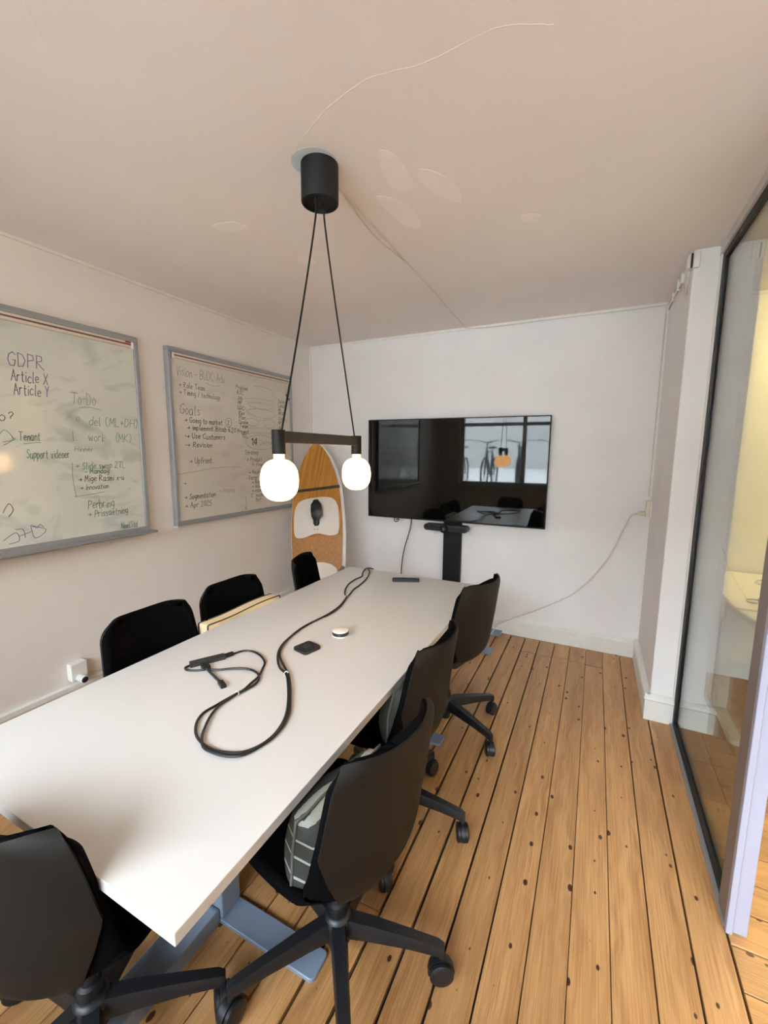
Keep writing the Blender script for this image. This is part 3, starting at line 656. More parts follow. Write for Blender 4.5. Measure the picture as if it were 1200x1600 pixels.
# ================================================================ WHITEBOARDS
FONT = {
 'A': '0,0 2,6 4,0;1,2.4 3,2.4', 'B': '0,0 0,6 3,5.4 3,3.4 0,3.2 3.6,2.4 3.2,.4 0,0', 'C': '4,5 2.5,6 .5,4.8 0,2.5 1,.4 3,0 4,1', 'D': '0,0 .2,6 2.6,5.4 4,3 2.6,.4 0,0',
 'E': '4,6 0,6 0,0 4,0;0,3 3,3', 'F': '4,6 0,6 0,0;0,3 3,3', 'G': '4,5 2.5,6 .5,4.8 0,2.5 1,.2 3.2,0 4,2.6 2.4,2.6', 'H': '0,0 0,6;4,0 4,6;0,3 4,3', 'I': '1,0 1,6', 'J': '3,6 3,1 1.6,0 0,1',
 'K': '0,0 0,6;4,6 0,2.6 4,0', 'L': '0,6 0,0 3.6,0', 'M': '0,0 .4,6 2,2 3.8,6 4.2,0', 'N': '0,0 0,6 3.6,0 3.6,6', 'O': '2,6 .3,4.5 .2,1.6 2,0 3.8,1.6 3.7,4.6 2,6', 'P': '0,0 .2,6 3,5.6 3.4,3.6 0,2.8',
 'R': '0,0 .2,6 3,5.6 3,3.6 0,3 4.4,-.4', 'S': '3.6,5.2 2,6 .4,4.8 1.4,3.4 3.2,2.4 3,.6 1.4,0 0,.8', 'T': '0,6 4.4,6;2.2,6 2,0', 'U': '0,6 .2,1 2,0 3.6,1 3.8,6', 'V': '0,6 1.8,0 3.8,6', 'X': '0,6 4,0;3.6,6 0,0', 'Y': '0,6 1.8,3 3.6,6;1.8,3 1.6,0', 'Z': '0,6 3.8,6 0,0 4,0',
 'a': '3,3.4 1,3.6 0,1.6 .8,0 2.6,.8 3,3.4 3,.4 3.6,0', 'b': '0,6 0,0 2.4,.2 2.8,2.4 1.4,3.4 0,2.4', 'c': '3,3 1.4,3.6 0,1.8 1,0 3,.6', 'd': '3,3 1.2,3.4 0,1.6 1,0 3,.8;3,6 3,0', 'e': '0,1.8 3,2.2 1.8,3.6 .2,2.4 .8,.2 3,.6',
 'f': '3,5.6 1.8,6 1.2,4 1,0;0,3.4 2.4,3.4', 'g': '3,3.2 1,3.4 0,1.8 1,.4 3,1.2;3,3.4 2.8,-1.4 .8,-2', 'h': '0,6 0,0;0,2.4 1.8,3.4 2.6,2 2.6,0', 'i': '.6,3.4 .6,0;.6,4.8 .7,5.1', 'j': '1,3.4 .8,-1.6 0,-1.6', 'k': '0,6 0,0;2.6,3.4 0,1.6 2.6,0', 'l': '.4,6 .4,.4 1.2,0',
 'm': '0,0 0,3.4;0,2.4 1.2,3.4 1.8,2.4 1.8,0;1.8,2.4 3,3.4 3.6,2.4 3.6,0', 'n': '0,0 0,3.4;0,2.4 1.6,3.4 2.6,2.4 2.6,0', 'o': '1.4,3.5 0,2 .8,0 2.4,.4 2.8,2.4 1.4,3.5', 'p': '0,3.4 0,-2;0,2.6 2,3.6 2.8,2 1.6,.2 0,.8', 'q': '2.8,3.4 1,3.6 0,1.8 1,.2 2.8,1;2.8,3.4 2.8,-2',
 'r': '0,0 0,3.4;0,2.2 1,3.4 2.2,3.2', 's': '2.4,3.2 .8,3.4 .4,2.4 2.2,1.4 1.8,.1 0,.3', 't': '1,5.4 1,.4 2.2,0;0,3.6 2.4,3.6', 'u': '0,3.4 .2,.4 1.6,0 2.6,1.2;2.6,3.4 2.8,0', 'v': '0,3.4 1.2,0 2.6,3.6', 'w': '0,3.4 .8,0 1.8,2.6 2.8,0 3.6,3.4', 'x': '0,3.4 2.6,0;2.4,3.4 0,0', 'y': '0,3.4 1.2,.6;2.8,3.4 .4,-2', 'z': '0,3.4 2.4,3.4 0,0 2.6,0',
 '0': '1.6,6 .2,4 .4,1 1.8,0 3,1.6 2.8,4.6 1.6,6', '1': '.4,4.8 1.6,6 1.6,0', '2': '0,5 1.6,6 3,4.6 0,0 3.4,0', '3': '0,5.6 2.6,5.6 1.2,3.4 3,2 2,0 0,.4', '4': '2.4,0 2.4,6 0,2 3.6,2', '6': '2.8,5.8 .8,4 .2,1.6 1.6,0 2.8,1.2 1.8,2.8 .4,1.8', '5': '3,6 .4,6 .2,3.4 2.6,3.2 2.6,.6 0,0', '%': '0,0 3.6,6;.6,5 .2,4.4 .9,4.4 .6,5;3,1.4 2.6,.8 3.3,.8 3,1.4',
 '-': '0,2.4 2.2,2.5', '>': '0,2.2 3.4,2.4;2.2,3.6 3.6,2.4 2.2,1.2', '.': '.4,0 .5,.4', '(': '1.6,6.6 .2,4 .4,1 1.6,-.6', ')': '0,6.6 1.4,4 1.2,1 0,-.6', '/': '0,-.6 2.6,6.4', '*': '.4,2 1,2.6 .4,2.6 1,2', '?': '0,5 1.4,6 2.4,4.6 1.2,3 1.2,2', '+': '0,2.4 2.4,2.4;1.2,3.8 1.2,1'}
WBX = -2.4475
def ribbon(bm, pts, wd, x=WBX+0.0006):
    wd *= 0.82
    for a, b in zip(pts, pts[1:]):
        dy, dz = b[0]-a[0], b[1]-a[1]; l = math.hypot(dy, dz)
        if l < 1e-6: continue
        ey, ez = dy/l*wd*0.4, dz/l*wd*0.4; ny, nz = -dz/l*wd/2, dy/l*wd/2
        q = [(a[0]-ey+ny, a[1]-ez+nz), (b[0]+ey+ny, b[1]+ez+nz), (b[0]+ey-ny, b[1]+ez-nz), (a[0]-ey-ny, a[1]-ez-nz)]
        bm.faces.new([bm.verts.new((x, yy, zz)) for yy, zz in q])
rj = random.Random(3)
def write(root, text, y_, z, h, m, wd=0.004, slope=0.0, squeeze=1.0, to=None):
    bm = NB(); s = h/6.0; cxx = y_
    if to:
        wdt = 0
        for ch in text: wdt += 3.2 if ch == ' ' else max(float(q.split(',')[0]) for st_ in FONT[ch].split(';') for q in st_.split(' '))+1.35
        squeeze = (to-y_)/(wdt*s)
    for ch in text:
        if ch == ' ': cxx += 3.2*s*squeeze; continue
        g = FONT.get(ch); mxw = 0
        if not g: continue
        jy, jz, sh = rj.uniform(-.15, .15), rj.uniform(-.35, .35), rj.uniform(0.02, 0.2)
        for st_ in g.split(';'):
            pts = []
            for q in st_.split(' '):
                a, b = map(float, q.split(',')); mxw = max(mxw, a)
                pts.append((a, b))
            sm = catmull([(a, b, 0) for a, b in pts], 3) if len(pts) > 2 and not ch.isupper() else [Vector((a, b, 0)) for a, b in pts]
            ribbon(bm, [(cxx+(v.x+jy+sh*v.y)*s*squeeze, z+slope*(cxx-y_)+(v.y+jz)*s) for v in sm], wd)
        cxx += (mxw+1.35)*s*squeeze
    bmesh.ops.transform(bm, matrix=Matrix.Translation(-root.location), verts=bm.verts)
    return link('writing', bm, m, root)
def sketch(root, lines, m, wd=0.0035):
    bm = NB()
    for l in lines: ribbon(bm, [(v.x, v.y) for v in catmull([(a, b, 0) for a, b in l], 4)] if len(l) > 2 else l, wd)
    bmesh.ops.transform(bm, matrix=Matrix.Translation(-root.location), verts=bm.verts); return link('drawing', bm, m, root)
def whiteboard(y0, y1, z0, z1, m, label, tray, fw_=0.031):
    o = thing('whiteboard', label, 'whiteboard', (XL, (y0+y1)/2, (z0+z1)/2))
    c, q = (y0+y1)/2, (z0+z1)/2; X = lambda v: v-XL
    link('surface', BX(X(-2.470), X(WBX), y0+0.01-c, y1-0.01-c, z0+0.01-q, z1-0.01-q), m, o)
    for nm, a in (('frame_rail', (y0, y1, z1-fw_, z1)), ('frame_rail', (y0, y1, z0, z0+fw_)), ('frame_stile', (y0, y0+fw_*0.8, z0+fw_, z1-fw_)), ('frame_stile', (y1-fw_*0.8, y1, z0+fw_, z1-fw_))):
        link(nm, BX(0.001, X(-2.435), a[0]-c, a[1]-c, a[2]-q, a[3]-q), M['alu'], o, bev=0.002, seg=1)
    rl = link('paper_rail', BX(X(WBX), X(-2.436), y0+fw_-c, y1-fw_-c, z1-fw_-0.034-q, z1-fw_-q), M['rail'], o, bev=0.002, seg=1)
    link('groove', BX(X(-2.4365), X(-2.4345), y0+fw_+0.01-c, y1-fw_-0.01-c, z1-fw_-0.020-q, z1-fw_-0.012-q), M['brown'], rl)
    for yy in (y0+fw_, y1-fw_-0.012): link('end_cap', BX(X(-2.446), X(-2.431), yy-c, yy+0.012-c, z1-fw_-0.038-q, z1-fw_-0.002-q), M['white'], o)
    if tray:
        bm = NB(); prism(bm, [(0.0, z0-0.004-q), (0.0, z0-0.012-q), (0.085, z0-0.020-q), (0.095, z0-0.014-q), (0.095, z0-0.004-q), (0.090, z0-0.008-q)], y0+0.03-c, y1+0.008-c, lambda u, v, d: Vector((0.042-0.001+u*0.6, d, v+0.014)))
        link('pen_tray', bm, M['alu'], o)
    for yy in (y0, y1-0.022): link('wall_clip', BX(0.0, X(-2.430), yy-c, yy+0.022-c, z0-0.008-q, z0-0.001-q), M['white'], o)
    return o
w1 = whiteboard(0.03, 1.672, 0.962, 2.098, M['wb1'], 'smeared whiteboard headed GDPR with violet and green notes', True)
w2 = whiteboard(1.862, 3.075, 0.958, 2.100, M['wb2'], 'whiteboard with dark handwriting and oval sketches, nearer the room corner', False)
link('rail_stop', BX(0.040, 0.046, 1.672-0.075-0.851, 1.672-0.045-0.851, 2.098-0.040-1.53, 2.098-0.032-1.53), M['red'], w1)
# board one
write(w1, 'GDPR', 1.042, 1.835, 0.062, M['ink_purple'], 0.0045, to=1.195)
write(w1, 'Article X', 1.047, 1.768, 0.050, M['ink_purple'], 0.0045, to=1.200)
write(w1, 'Article Y', 1.052, 1.708, 0.050, M['ink_purple'], 0.0045, to=1.200)
write(w1, 'To-Do', 1.295, 1.690, 0.060, M['ink_grey'], 0.004, to=1.420)
sketch(w1, [[(1.29, 1.745), (1.33, 1.742)], [(1.33, 1.672), (1.38, 1.678), (1.44, 1.668)]], M['ink_grey'])
write(w1, '- o', 1.27, 1.605, 0.034, M['ink_grey'], 0.0035)
write(w1, 'del (ML+DH)', 1.370, 1.585, 0.046, M['ink_green'], 0.004, to=1.645)
write(w1, 'l.   work   (MK)', 1.285, 1.500, 0.046, M['ink_green'], 0.0035, to=1.600)
write(w1, 'Hinner', 1.290, 1.445, 0.024, M['ink_grey'], 0.0035, to=1.385)
write(w1, '> Slide swap ZTL', 1.285, 1.352, 0.034, M['ink_green'], 0.0038, to=1.555)
write(w1, '- Mandag', 1.330, 1.325, 0.026, M['ink_green'], 0.0045, to=1.460)
write(w1, '> Mige Rasmi x-u', 1.295, 1.284, 0.032, M['ink_dark'], 0.0036, to=1.540)
write(w1, '> Innovation', 1.300, 1.240, 0.028, M['ink_green'], 0.0036, to=1.450)
sketch(w1, [[(1.272, 1.385), (1.268, 1.30), (1.276, 1.208)], [(1.268, 1.208), (1.33, 1.212), (1.42, 1.222)]], M['ink_grey'])
write(w1, 'Perbring', 1.330, 1.135, 0.048, M['ink_green'], 0.004, to=1.475)
write(w1, '> Prissaetning', 1.325, 1.088, 0.038, M['ink_green'], 0.004, to=1.550)
write(w1, 'NoelStd', 1.500, 1.000, 0.034, M['ink_green'], 0.0045, to=1.600)
write(w1, 'Tenant', 1.053, 1.495, 0.040, M['ink_green'], 0.004, to=1.142)
write(w1, 'Support videoer', 1.075, 1.410, 0.042, M['ink_green'], 0.004, to=1.265)
sketch(w1, [[(1.07, 1.478), (1.10, 1.483), (1.14, 1.486)], [(0.99, 1.47), (1.03, 1.50), (1.00, 1.54), (0.97, 1.50)], [(0.99, 1.485), (1.035, 1.497), (1.025, 1.51)]], M['ink_green'])
write(w1, 'o?', 0.985, 1.580, 0.045, M['ink_dark'], 0.004)
sketch(w1, [[(0.96, 1.16), (0.985, 1.20), (1.0, 1.17), (0.98, 1.14)], [(0.95, 1.03), (1.0, 1.06), (1.01, 1.02), (0.97, 1.01)], [(1.01, 1.04), (1.06, 1.055)], [(1.062, 1.085), (1.075, 1.02), (1.125, 1.055), (1.062, 1.085)], [(1.0, 1.075), (1.03, 1.07), (1.035, 1.03)], [(1.07, 1.08), (1.09, 1.07), (1.10, 1.085), (1.115, 1.07)]], M['ink_purple'], 0.004)
# board two
D2 = M['ink_dark']; G2 = M['ink_grey']
write(w2, 'Vision - BUDC Adv', 1.925, 1.935, 0.060, M['ink_grey'], 0.0042, to=2.330)
sketch(w2, [[(2.15, 1.915), (2.22, 1.905), (2.28, 1.915)]], G2)
write(w2, '> Role Team', 1.940, 1.862, 0.034, D2, 0.0036, to=2.150)
write(w2, '> Timing / technology', 1.940, 1.815, 0.034, D2, 0.0036, to=2.280)
write(w2, 'Goals', 1.935, 1.692, 0.062, D2, 0.0038, to=2.100)
write(w2, '> Going to market', 1.970, 1.640, 0.036, D2, 0.0045, to=2.290)
sketch(w2, [[(2.345+0.03*math.cos(R(a)), 1.662+0.032*math.sin(R(a))) for a in range(0, 361, 40)]], D2)
write(w2, '2', 2.335, 1.648, 0.028, D2, 0.004)
write(w2, '> implement Bitab 6.2%', 1.985, 1.592, 0.034, D2, 0.0045, to=2.420)
write(w2, '*> Use Customers', 1.965, 1.535, 0.036, D2, 0.0045, to=2.310)
write(w2, '*> Revision', 1.965, 1.478, 0.034, D2, 0.0045, to=2.190)
write(w2, '> Upfront', 1.990, 1.368, 0.040, D2, 0.0045, to=2.180)
sketch(w2, [[(1.895, 1.30), (2.05, 1.315), (2.25, 1.335), (2.46, 1.330)]], G2)
write(w2, '>', 1.935, 1.225, 0.026, D2, 0.004)
write(w2, '> Segmentation', 1.935, 1.128, 0.036, D2, 0.005, to=2.200)
write(w2, '> Pricing', 2.230, 1.150, 0.032, G2, 0.004, to=2.380)
write(w2, '> Apr 2025', 1.935, 1.070, 0.036, D2, 0.0045, to=2.160)
for k, (tx, yy, zz) in enumerate([('Problem', 2.43, 1.915), ('BSC', 2.44, 1.878), ('Job', 2.44, 1.840), ('MP', 2.445, 1.802), ('UDC', 2.44, 1.765), ('Rev', 2.45, 1.728), ('Plan', 2.45, 1.695), ('Drone', 2.45, 1.660), ('Team', 2.455, 1.632), ('Project', 2.43, 1.590), ('TEL', 2.47, 1.555)]):
    write(w2, tx, yy, zz, 0.028, D2, 0.0042, squeeze=0.95)
def oval(cy_, cz_, a, b): return [(cy_+a*math.cos(R(t)), cz_+b*math.sin(R(t))) for t in range(0, 361, 20)]
sketch(w2, [[(2.52, 1.855), (2.65, 1.868), (2.85, 1.862)], oval(2.70, 1.815, 0.15, 0.024), oval(2.70, 1.755, 0.17, 0.034), [(2.50, 1.79), (2.55, 1.75), (2.62, 1.735)], oval(2.585, 1.68, 0.07, 0.030), oval(2.78, 1.68, 0.075, 0.033), [(2.54, 1.63), (2.66, 1.64), (2.82, 1.635)], [(2.52, 1.595), (2.66, 1.60), (2.84, 1.60)], [(2.62, 1.96), (2.72, 1.965), (2.82, 1.95), (2.86, 1.89)]], G2, 0.003)
sketch(w2, [oval(2.68, 1.525, 0.17, 0.058)], G2, 0.0035)
write(w2, '14', 2.575, 1.505, 0.050, D2, 0.010)
write(w2, 'Customers', 2.66, 1.510, 0.036, G2, 0.0035)
for tx, yy, zz in [('Strategi', 2.50, 1.430), ('> Produkt', 2.515, 1.375), ('(+ Frank)', 2.57, 1.335), ('> Medier', 2.53, 1.275), ('* Varer', 2.50, 1.232), ('> Bog', 2.56, 1.196), ('> mail', 2.56, 1.162), ('> navn', 2.56, 1.128), ('C  mode', 2.55, 1.088), ('o', 2.48, 1.000), ('Nyt', 2.60, 1.05)]:
    write(w2, tx, yy, zz, 0.030, D2, 0.0042, squeeze=0.95)
sketch(w2, [[(2.49, 1.10), (2.492, 1.06), (2.495, 1.03)]], D2)
for tx, zz in [('Sales', 1.862), ('Lead', 1.825), ('Web', 1.795), ('MRR', 1.760), ('Churn', 1.720), ('NPS', 1.685), ('Ads', 1.640), ('> ok', 1.42), ('KPI', 1.37)]:
    write(w2, tx, 2.90, zz, 0.028, D2, 0.0042, squeeze=0.95)
bm = NB(); lathe(bm, [(0.011, 0.0), (0.012, 0.004), (0.010, 0.011), (0.0, 0.012)], 18, Matrix.Rotation(math.pi/2, 4, 'Y'), cap=False)
tag(link('magnet', bm, M['red'], smooth=True, loc=(WBX, 3.030, 1.905)), 'round red magnet on the edge of the whiteboard by the corner', 'magnet')
bm = NB(); lathe(bm, [(0.010, 0.0), (0.011, 0.004), (0.009, 0.011), (0.0, 0.012)], 18, Matrix.Rotation(math.pi/2, 4, 'Y'), cap=False)
tag(link('magnet', bm, M['green'], smooth=True, loc=(WBX, 3.012, 1.935)), 'round dark green magnet just above the red one', 'magnet')

# ================================================================ THINGS ON THE TABLE
yaw, f_px = YAW, 663.83
def on_table(px, py, z=TZ):   # measured spot on the table top, in room coordinates
    d = fw + rt*((px-600)/f_px) - up*((py-800)/f_px); t = (z-CH)/d.z; return Vector((d.x*t, d.y*t, z))
def c6(pts, dz=0.0): return [on_table(260+x*0.3, 870+y_*0.3)+Vector((0, 0, dz)) for x, y_ in pts]
s1 = [(1075, 66), (1045, 62), (1022, 85), (1018, 105), (985, 120), (950, 145), (932, 175), (930, 200), (938, 212), (900, 262), (850, 298), (790, 330), (720, 368), (660, 410), (610, 455), (583, 500), (580, 545), (592, 585), (622, 615), (632, 660), (635, 740), (625, 820), (595, 890), (545, 950), (480, 995), (400, 1025), (320, 1028), (250, 1015), (195, 985), (160, 945), (152, 900), (165, 855), (200, 815), (260, 780), (320, 745), (365, 720), (405, 697), (440, 665), (480, 630), (500, 590), (512, 555), (490, 520), (450, 498), (400, 495), (352, 510)]
s2 = [(1080, 68), (1050, 65), (1058, 82), (1045, 115), (1010, 150), (975, 175), (955, 200), (942, 214), (908, 262), (858, 300), (800, 327), (730, 362), (680, 395), (630, 440), (600, 480), (590, 520), (605, 560), (626, 600), (635, 618), (645, 680), (645, 760), (640, 820), (610, 885), (560, 945), (500, 990), (420, 1035), (360, 1050), (290, 1045), (230, 1025), (192, 1000), (185, 950), (205, 890), (230, 840), (265, 795), (310, 760), (367, 724), (420, 697), (462, 672), (482, 645), (478, 620), (450, 600), (400, 590), (330, 592), (260, 598), (205, 590)]
cab = thing('table_cable', 'long doubled black cable winding along the white table top', 'cable', (0, 0, 0))
for s_, dz in ((s1, 0.0042), (s2, 0.0062)):
    bm = NB(); tube(bm, catmull(c6(s_, dz), 4), 0.0040, 8); link('cord', bm, M['cable'], cab, smooth=True)
for q in ((939, 212), (624, 617), (366, 722)):
    p = c6([q], 0.006)[0]; bm = NB(); tube(bm, [p+Vector((0.0085*math.cos(R(a)), 0.004*math.sin(R(a)), 0.0065*math.sin(R(a)))) for a in range(0, 360, 30)], 0.0014, 5, closed=True); link('cable_tie', bm, M['white'], cab)
def oriented_box(name, pa, pb, wid, z0, z1, m, parent, r=0.003):
    a, b = c6([pa])[0], c6([pb])[0]; d = (b-a); l = d.length; d.normalize(); s = Vector((-d.y, d.x, 0)); c = (a+b)/2
    bm = NB(); prism(bm, rrect(-l/2, l/2, -wid/2, wid/2, r), z0, z1, lambda u, v, dd: Vector((c.x, c.y, TZ))+d*u+s*v+Vector((0, 0, dd)))
    return link(name, bm, m, parent)
hub = thing('usb_hub', 'slim dark grey hub adapter lying on the table with a short plug lead', 'adapter', (0, 0, 0))
oriented_box('body', (122, 572), (305, 526), 0.030, 0.0003, 0.014, M['hub'], hub)
oriented_box('plug', (306, 525), (350, 511), 0.018, 0.002, 0.012, M['plastic'], hub)
oriented_box('side_plug', (196, 573), (214, 588), 0.026, 0.001, 0.012, M['plastic'], hub)
bm = NB(); tube(bm, catmull([(v+Vector((0, 0, 0.0042))) for v in c6([(126, 570), (102, 580), (98, 588), (110, 596), (150, 598), (200, 594)])], 5), 0.0038, 8); link('lead', bm, M['cable'], hub, smooth=True)
bm = NB(); tube(bm, catmull([(v+Vector((0, 0, 0.005))) for v in c6([(212, 590), (232, 612), (260, 640), (284, 660)])], 4), 0.0048, 8); link('plug_lead', bm, M['hub'], hub, smooth=True)
oriented_box('plug_end', (280, 657), (300, 686), 0.018, 0.001, 0.010, M['plastic'], hub)
# black square pad
pp = [on_table(459, 1016), on_table(481, 1003.5), on_table(501, 1013), on_table(478.5, 1025.5)]
c = sum(pp, Vector())/4
ex = (pp[2]-pp[1]+pp[3]-pp[0])/2; ey = (pp[1]-pp[0]+pp[2]-pp[3])/2
lx_, ly_ = ex.length, ey.length; ang = math.atan2(ex.y, ex.x)
sq = thing('control_pad', 'small square black control pad with a round dial on the table', 'remote', tuple(c), ang)
bm = NB(); prism(bm, rrect(-lx_/2, lx_/2, -ly_/2, ly_/2, 0.012), 0.0002, 0.012, lambda u, v, d: Vector((u, v, d))); link('body', bm, M['plastic'], sq, bev=0.002)
link('dial', lathe(NB(), [(0.017, 0.0121), (0.017, 0.015), (0.015, 0.016)], 24), M['hub'], sq, smooth=True)
for a, b in ((-0.027, -0.026), (-0.027, 0.026), (0.027, -0.026), (0.027, 0.026)): link('button', lathe(NB(), [(0.006, 0.0121), (0.006, 0.0132)], 14, Matrix.Translation((a, b, 0))), M['hub'], sq)
# puck
pk = thing('speaker_puck', 'small round white-topped puck on the table past the control pad', 'speaker', tuple(on_table(532, 992)))
rr = (on_table(545, 992)-on_table(519, 992)).length/2
link('body', lathe(NB(), [(rr*0.94, 0.0002), (rr, 0.003), (rr, 0.016), (rr*0.98, 0.019)], 36), M['hub'], pk, smooth=True)
link('foot_ring', lathe(NB(), [(rr*1.03, 0.0003), (rr*1.03, 0.005)], 36), M['white'], pk)
link('top_cap', lathe(NB(), [(rr*0.97, 0.0191), (rr*0.96, 0.022), (rr*0.9, 0.0235)], 36), M['white'], pk, smooth=True)
# remote
a, b = on_table(613, 908), on_table(655, 908.5); d = b-a; l = d.length
rm = thing('remote_control', 'slim black remote control at the screen end of the table', 'remote', tuple((a+b)/2), math.atan2(d.y, d.x))
bm = NB(); prism(bm, rrect(-l/2, l/2, -0.02, 0.02, 0.008), 0.0002, 0.018, lambda u, v, dd: Vector((u, v, dd))); link('body', bm, M['plastic'], rm, bev=0.003)
for i in range(6):
    for j in (-0.008, 0.008): link('button', BX(-l/2+0.015+i*l/8-0.003, -l/2+0.015+i*l/8+0.003, j-0.003, j+0.003, 0.0181, 0.0195), M['hub'], rm)
link('status_window', BX(l/2-0.014, l/2-0.009, -0.008, 0.008, 0.0181, 0.0192), M['alu'], rm)

# ================================================================ CABLES, SOCKETS ON WALLS AND CEILING
def wire(pts, r, m, label, name='ceiling_wire', k=6, cat='cable'):
    bm = NB(); tube(bm, catmull(pts, k), r, 7); return tag(link(name, bm, m, smooth=True), label, cat)
wire([(-0.930, 1.392, H-0.012), (-0.926, 1.55, H-0.005), (-0.938, 1.85, H-0.004), (-0.944, 2.11, H-0.004), (-0.955, 2.6, H-0.004), (-0.974, 3.1, H-0.004), (-0.982, 3.385, H-0.006)], 0.0028, M['whitecable'], 'white lamp wire running straight over the ceiling to the back wall')
wire([(-0.905, 1.392, H-0.012), (-0.945, 1.60, H-0.004), (-0.968, 1.82, H-0.0035), (-0.958, 2.02, H-0.0035), (-0.9495, 2.12, H-0.0035)], 0.0022, M['whitecable'], 'thin slack wire bowing beside the straight lamp wire on the ceiling')
wire([(-0.982, 3.388, H-0.008), (-0.8, 3.389, H-0.021), (-0.4, 3.389, H-0.020), (0.0, 3.389, H-0.021), (0.30, 3.389, H-0.020), (0.336, 3.37, H-0.02)], 0.0032, M['whitecable'], 'white wire clipped along the top edge of the back wall')
cw = thing('wall_conduit', 'twin white cables with clips and a loose loop along the top of the short wall', 'cable', (XR, 3.0, H))
bm = NB()
tube(bm, catmull([(-0.010, 0.37, -0.02), (-0.010, 0.10, -0.018), (-0.010, -0.15, -0.018), (-0.012, -0.34, -0.03)], 6), 0.0045, 8); link('upper_cable', bm, M['whitecable'], cw, smooth=True)
bm = NB(); tube(bm, catmull([(-0.008, 0.37, -0.05), (-0.008, 0.10, -0.055), (-0.008, -0.10, -0.058), (-0.008, -0.17, -0.09), (-0.010, -0.25, -0.16), (-0.010, -0.31, -0.15), (-0.012, -0.345, -0.08)], 6), 0.0045, 8); link('looped_cable', bm, M['whitecable'], cw, smooth=True)
for yy in (0.16, -0.02, -0.14):
    link('clip', BX(-0.018, -0.0005, yy-0.008, yy+0.008, -0.068, -0.008), M['white'], cw, bev=0.002, seg=1)
jb = thing('junction_box', 'small white junction box high on the pillar corner under the ceiling', 'box', (XR, PY, H-0.05))
link('body', BX(-0.022, -0.0005, 0.0, 0.055, -0.028, 0.034), M['white'], jb, bev=0.002, seg=1)
link('cover', BX(-0.004, 0.022, -0.020, -0.0005, -0.034, 0.036), M['white'], jb, bev=0.002, seg=1)
link('seam', BX(-0.012, -0.0045, -0.012, -0.0002, -0.028, 0.034), M['gasket'], jb)
wire([(XR-0.018, D-0.020, H-0.03), (XR-0.017, D-0.018, 1.8), (XR-0.018, D-0.020, 1.17)], 0.0042, M['whitecable'], 'white cable dropping down the corner to the wall socket', 'corner_wire')
so = thing('wall_socket', 'small old wall socket in the corner beyond the screen', 'socket', (XR, 3.335, 1.09))
link('back_plate', BX(-0.012, -0.0005, -0.035, 0.035, -0.062, 0.062), M['white'], so, bev=0.003)
link('housing', BX(-0.034, -0.0121, -0.028, 0.028, -0.055, 0.055), M['rail'], so, bev=0.003)
link('plug', lathe(NB(), [(0.014, 0.0), (0.018, 0.01), (0.016, 0.035), (0.008, 0.045)], 18, Matrix.Translation((-0.0342, 0, -0.035)) @ Matrix.Rotation(-math.pi/2, 4, 'Y')), M['whitecable'], so, smooth=True)
wire([(0.272, 3.335, 1.052), (0.235, 3.35, 1.03), (0.19, 3.375, 0.90), (0.10, 3.385, 0.67), (-0.06, 3.385, 0.445), (-0.22, 3.38, 0.32), (-0.38, 3.37, 0.222), (-0.52, 3.35, 0.15), (-0.62, 3.33, 0.085), (-0.66, 3.27, 0.03), (-0.72, 3.16, 0.007), (-0.80, 3.12, 0.006)], 0.0048, M['whitecable'], 'white power cord drooping from the corner socket to the stand', 'socket_cable')
lo = thing('wall_outlet', 'white surface socket with a round plug just above the skirting under the whiteboards', 'socket', (XL, 1.205, 0.262))
link('body', BX(0.0005, 0.045, -0.04, 0.04, -0.045, 0.05), M['white'], lo, bev=0.004)
plg = link('plug', lathe(NB(), [(0.020, 0.0), (0.021, 0.03), (0.018, 0.045)], 20, Matrix.Translation((0.0255, 0.0, -0.035)) @ Matrix.Rotation(math.pi/2, 4, 'Y') @ Matrix.Translation((0.0, 0.0, 0.02))), M['white'], lo, smooth=True)
link('plug_face', lathe(NB(), [(0.017, 0.0452), (0.012, 0.050)], 20, Matrix.Translation((0.0255, 0.0, -0.035)) @ Matrix.Rotation(math.pi/2, 4, 'Y') @ Matrix.Translation((0.0, 0.0, 0.02))), M['gasket'], plg, smooth=True)
wire([(XL+0.012, 1.246, 0.235), (XL+0.008, 1.30, 0.212), (XL+0.010, 1.50, 0.207), (XL+0.008, 1.9, 0.207), (XL+0.008, 2.3, 0.207)], 0.004, M['whitecable'], 'cable lying along the skirting behind the wall-side chairs', 'skirting_cable')

# ================================================================ ADJOINING ROOM
DZ = 0.71
dk = thing('standing_desk', 'cream-topped height-adjustable desk in the room beyond the glass', 'desk', (1.35, 2.9, 0))
def dpt(pts, z0, z1): 
    bm = NB(); prism(bm, pts, z0, z1, lambda u, v, d: Vector((u-1.35, v-2.9, d))); return bm
link('desktop', dpt([(0.660, 2.570), (2.15, 2.570), (2.15, 3.38), (0.660, 3.38)], DZ-0.025, DZ), M['desk2'], dk, bev=0.0015, seg=1)
link('sliding_front', dpt([(0.664, 2.562), (0.700, 2.400), (0.735, 2.385), (2.15, 2.385), (2.15, 2.562)], DZ-0.033, DZ-0.008), M['desk2'], dk, bev=0.0015, seg=1)
for xx in (0.722, 1.95):
    bm = NB(); prism(bm, rrect(xx-0.034-1.35, xx+0.034-1.35, 2.545-2.9, 3.20-2.9, 0.033), 0.0, 0.028, lambda u, v, d: Vector((u, v, d))); link('foot', bm, M['desk2leg'], dk, bev=0.003, seg=1)
    link('column', BX(xx-0.034-1.35, xx+0.034-1.35, -0.03, 0.03, 0.028, DZ-0.034), M['desk2leg'], dk, bev=0.004)
def d_on(px, py): return on_table(px, py, DZ)
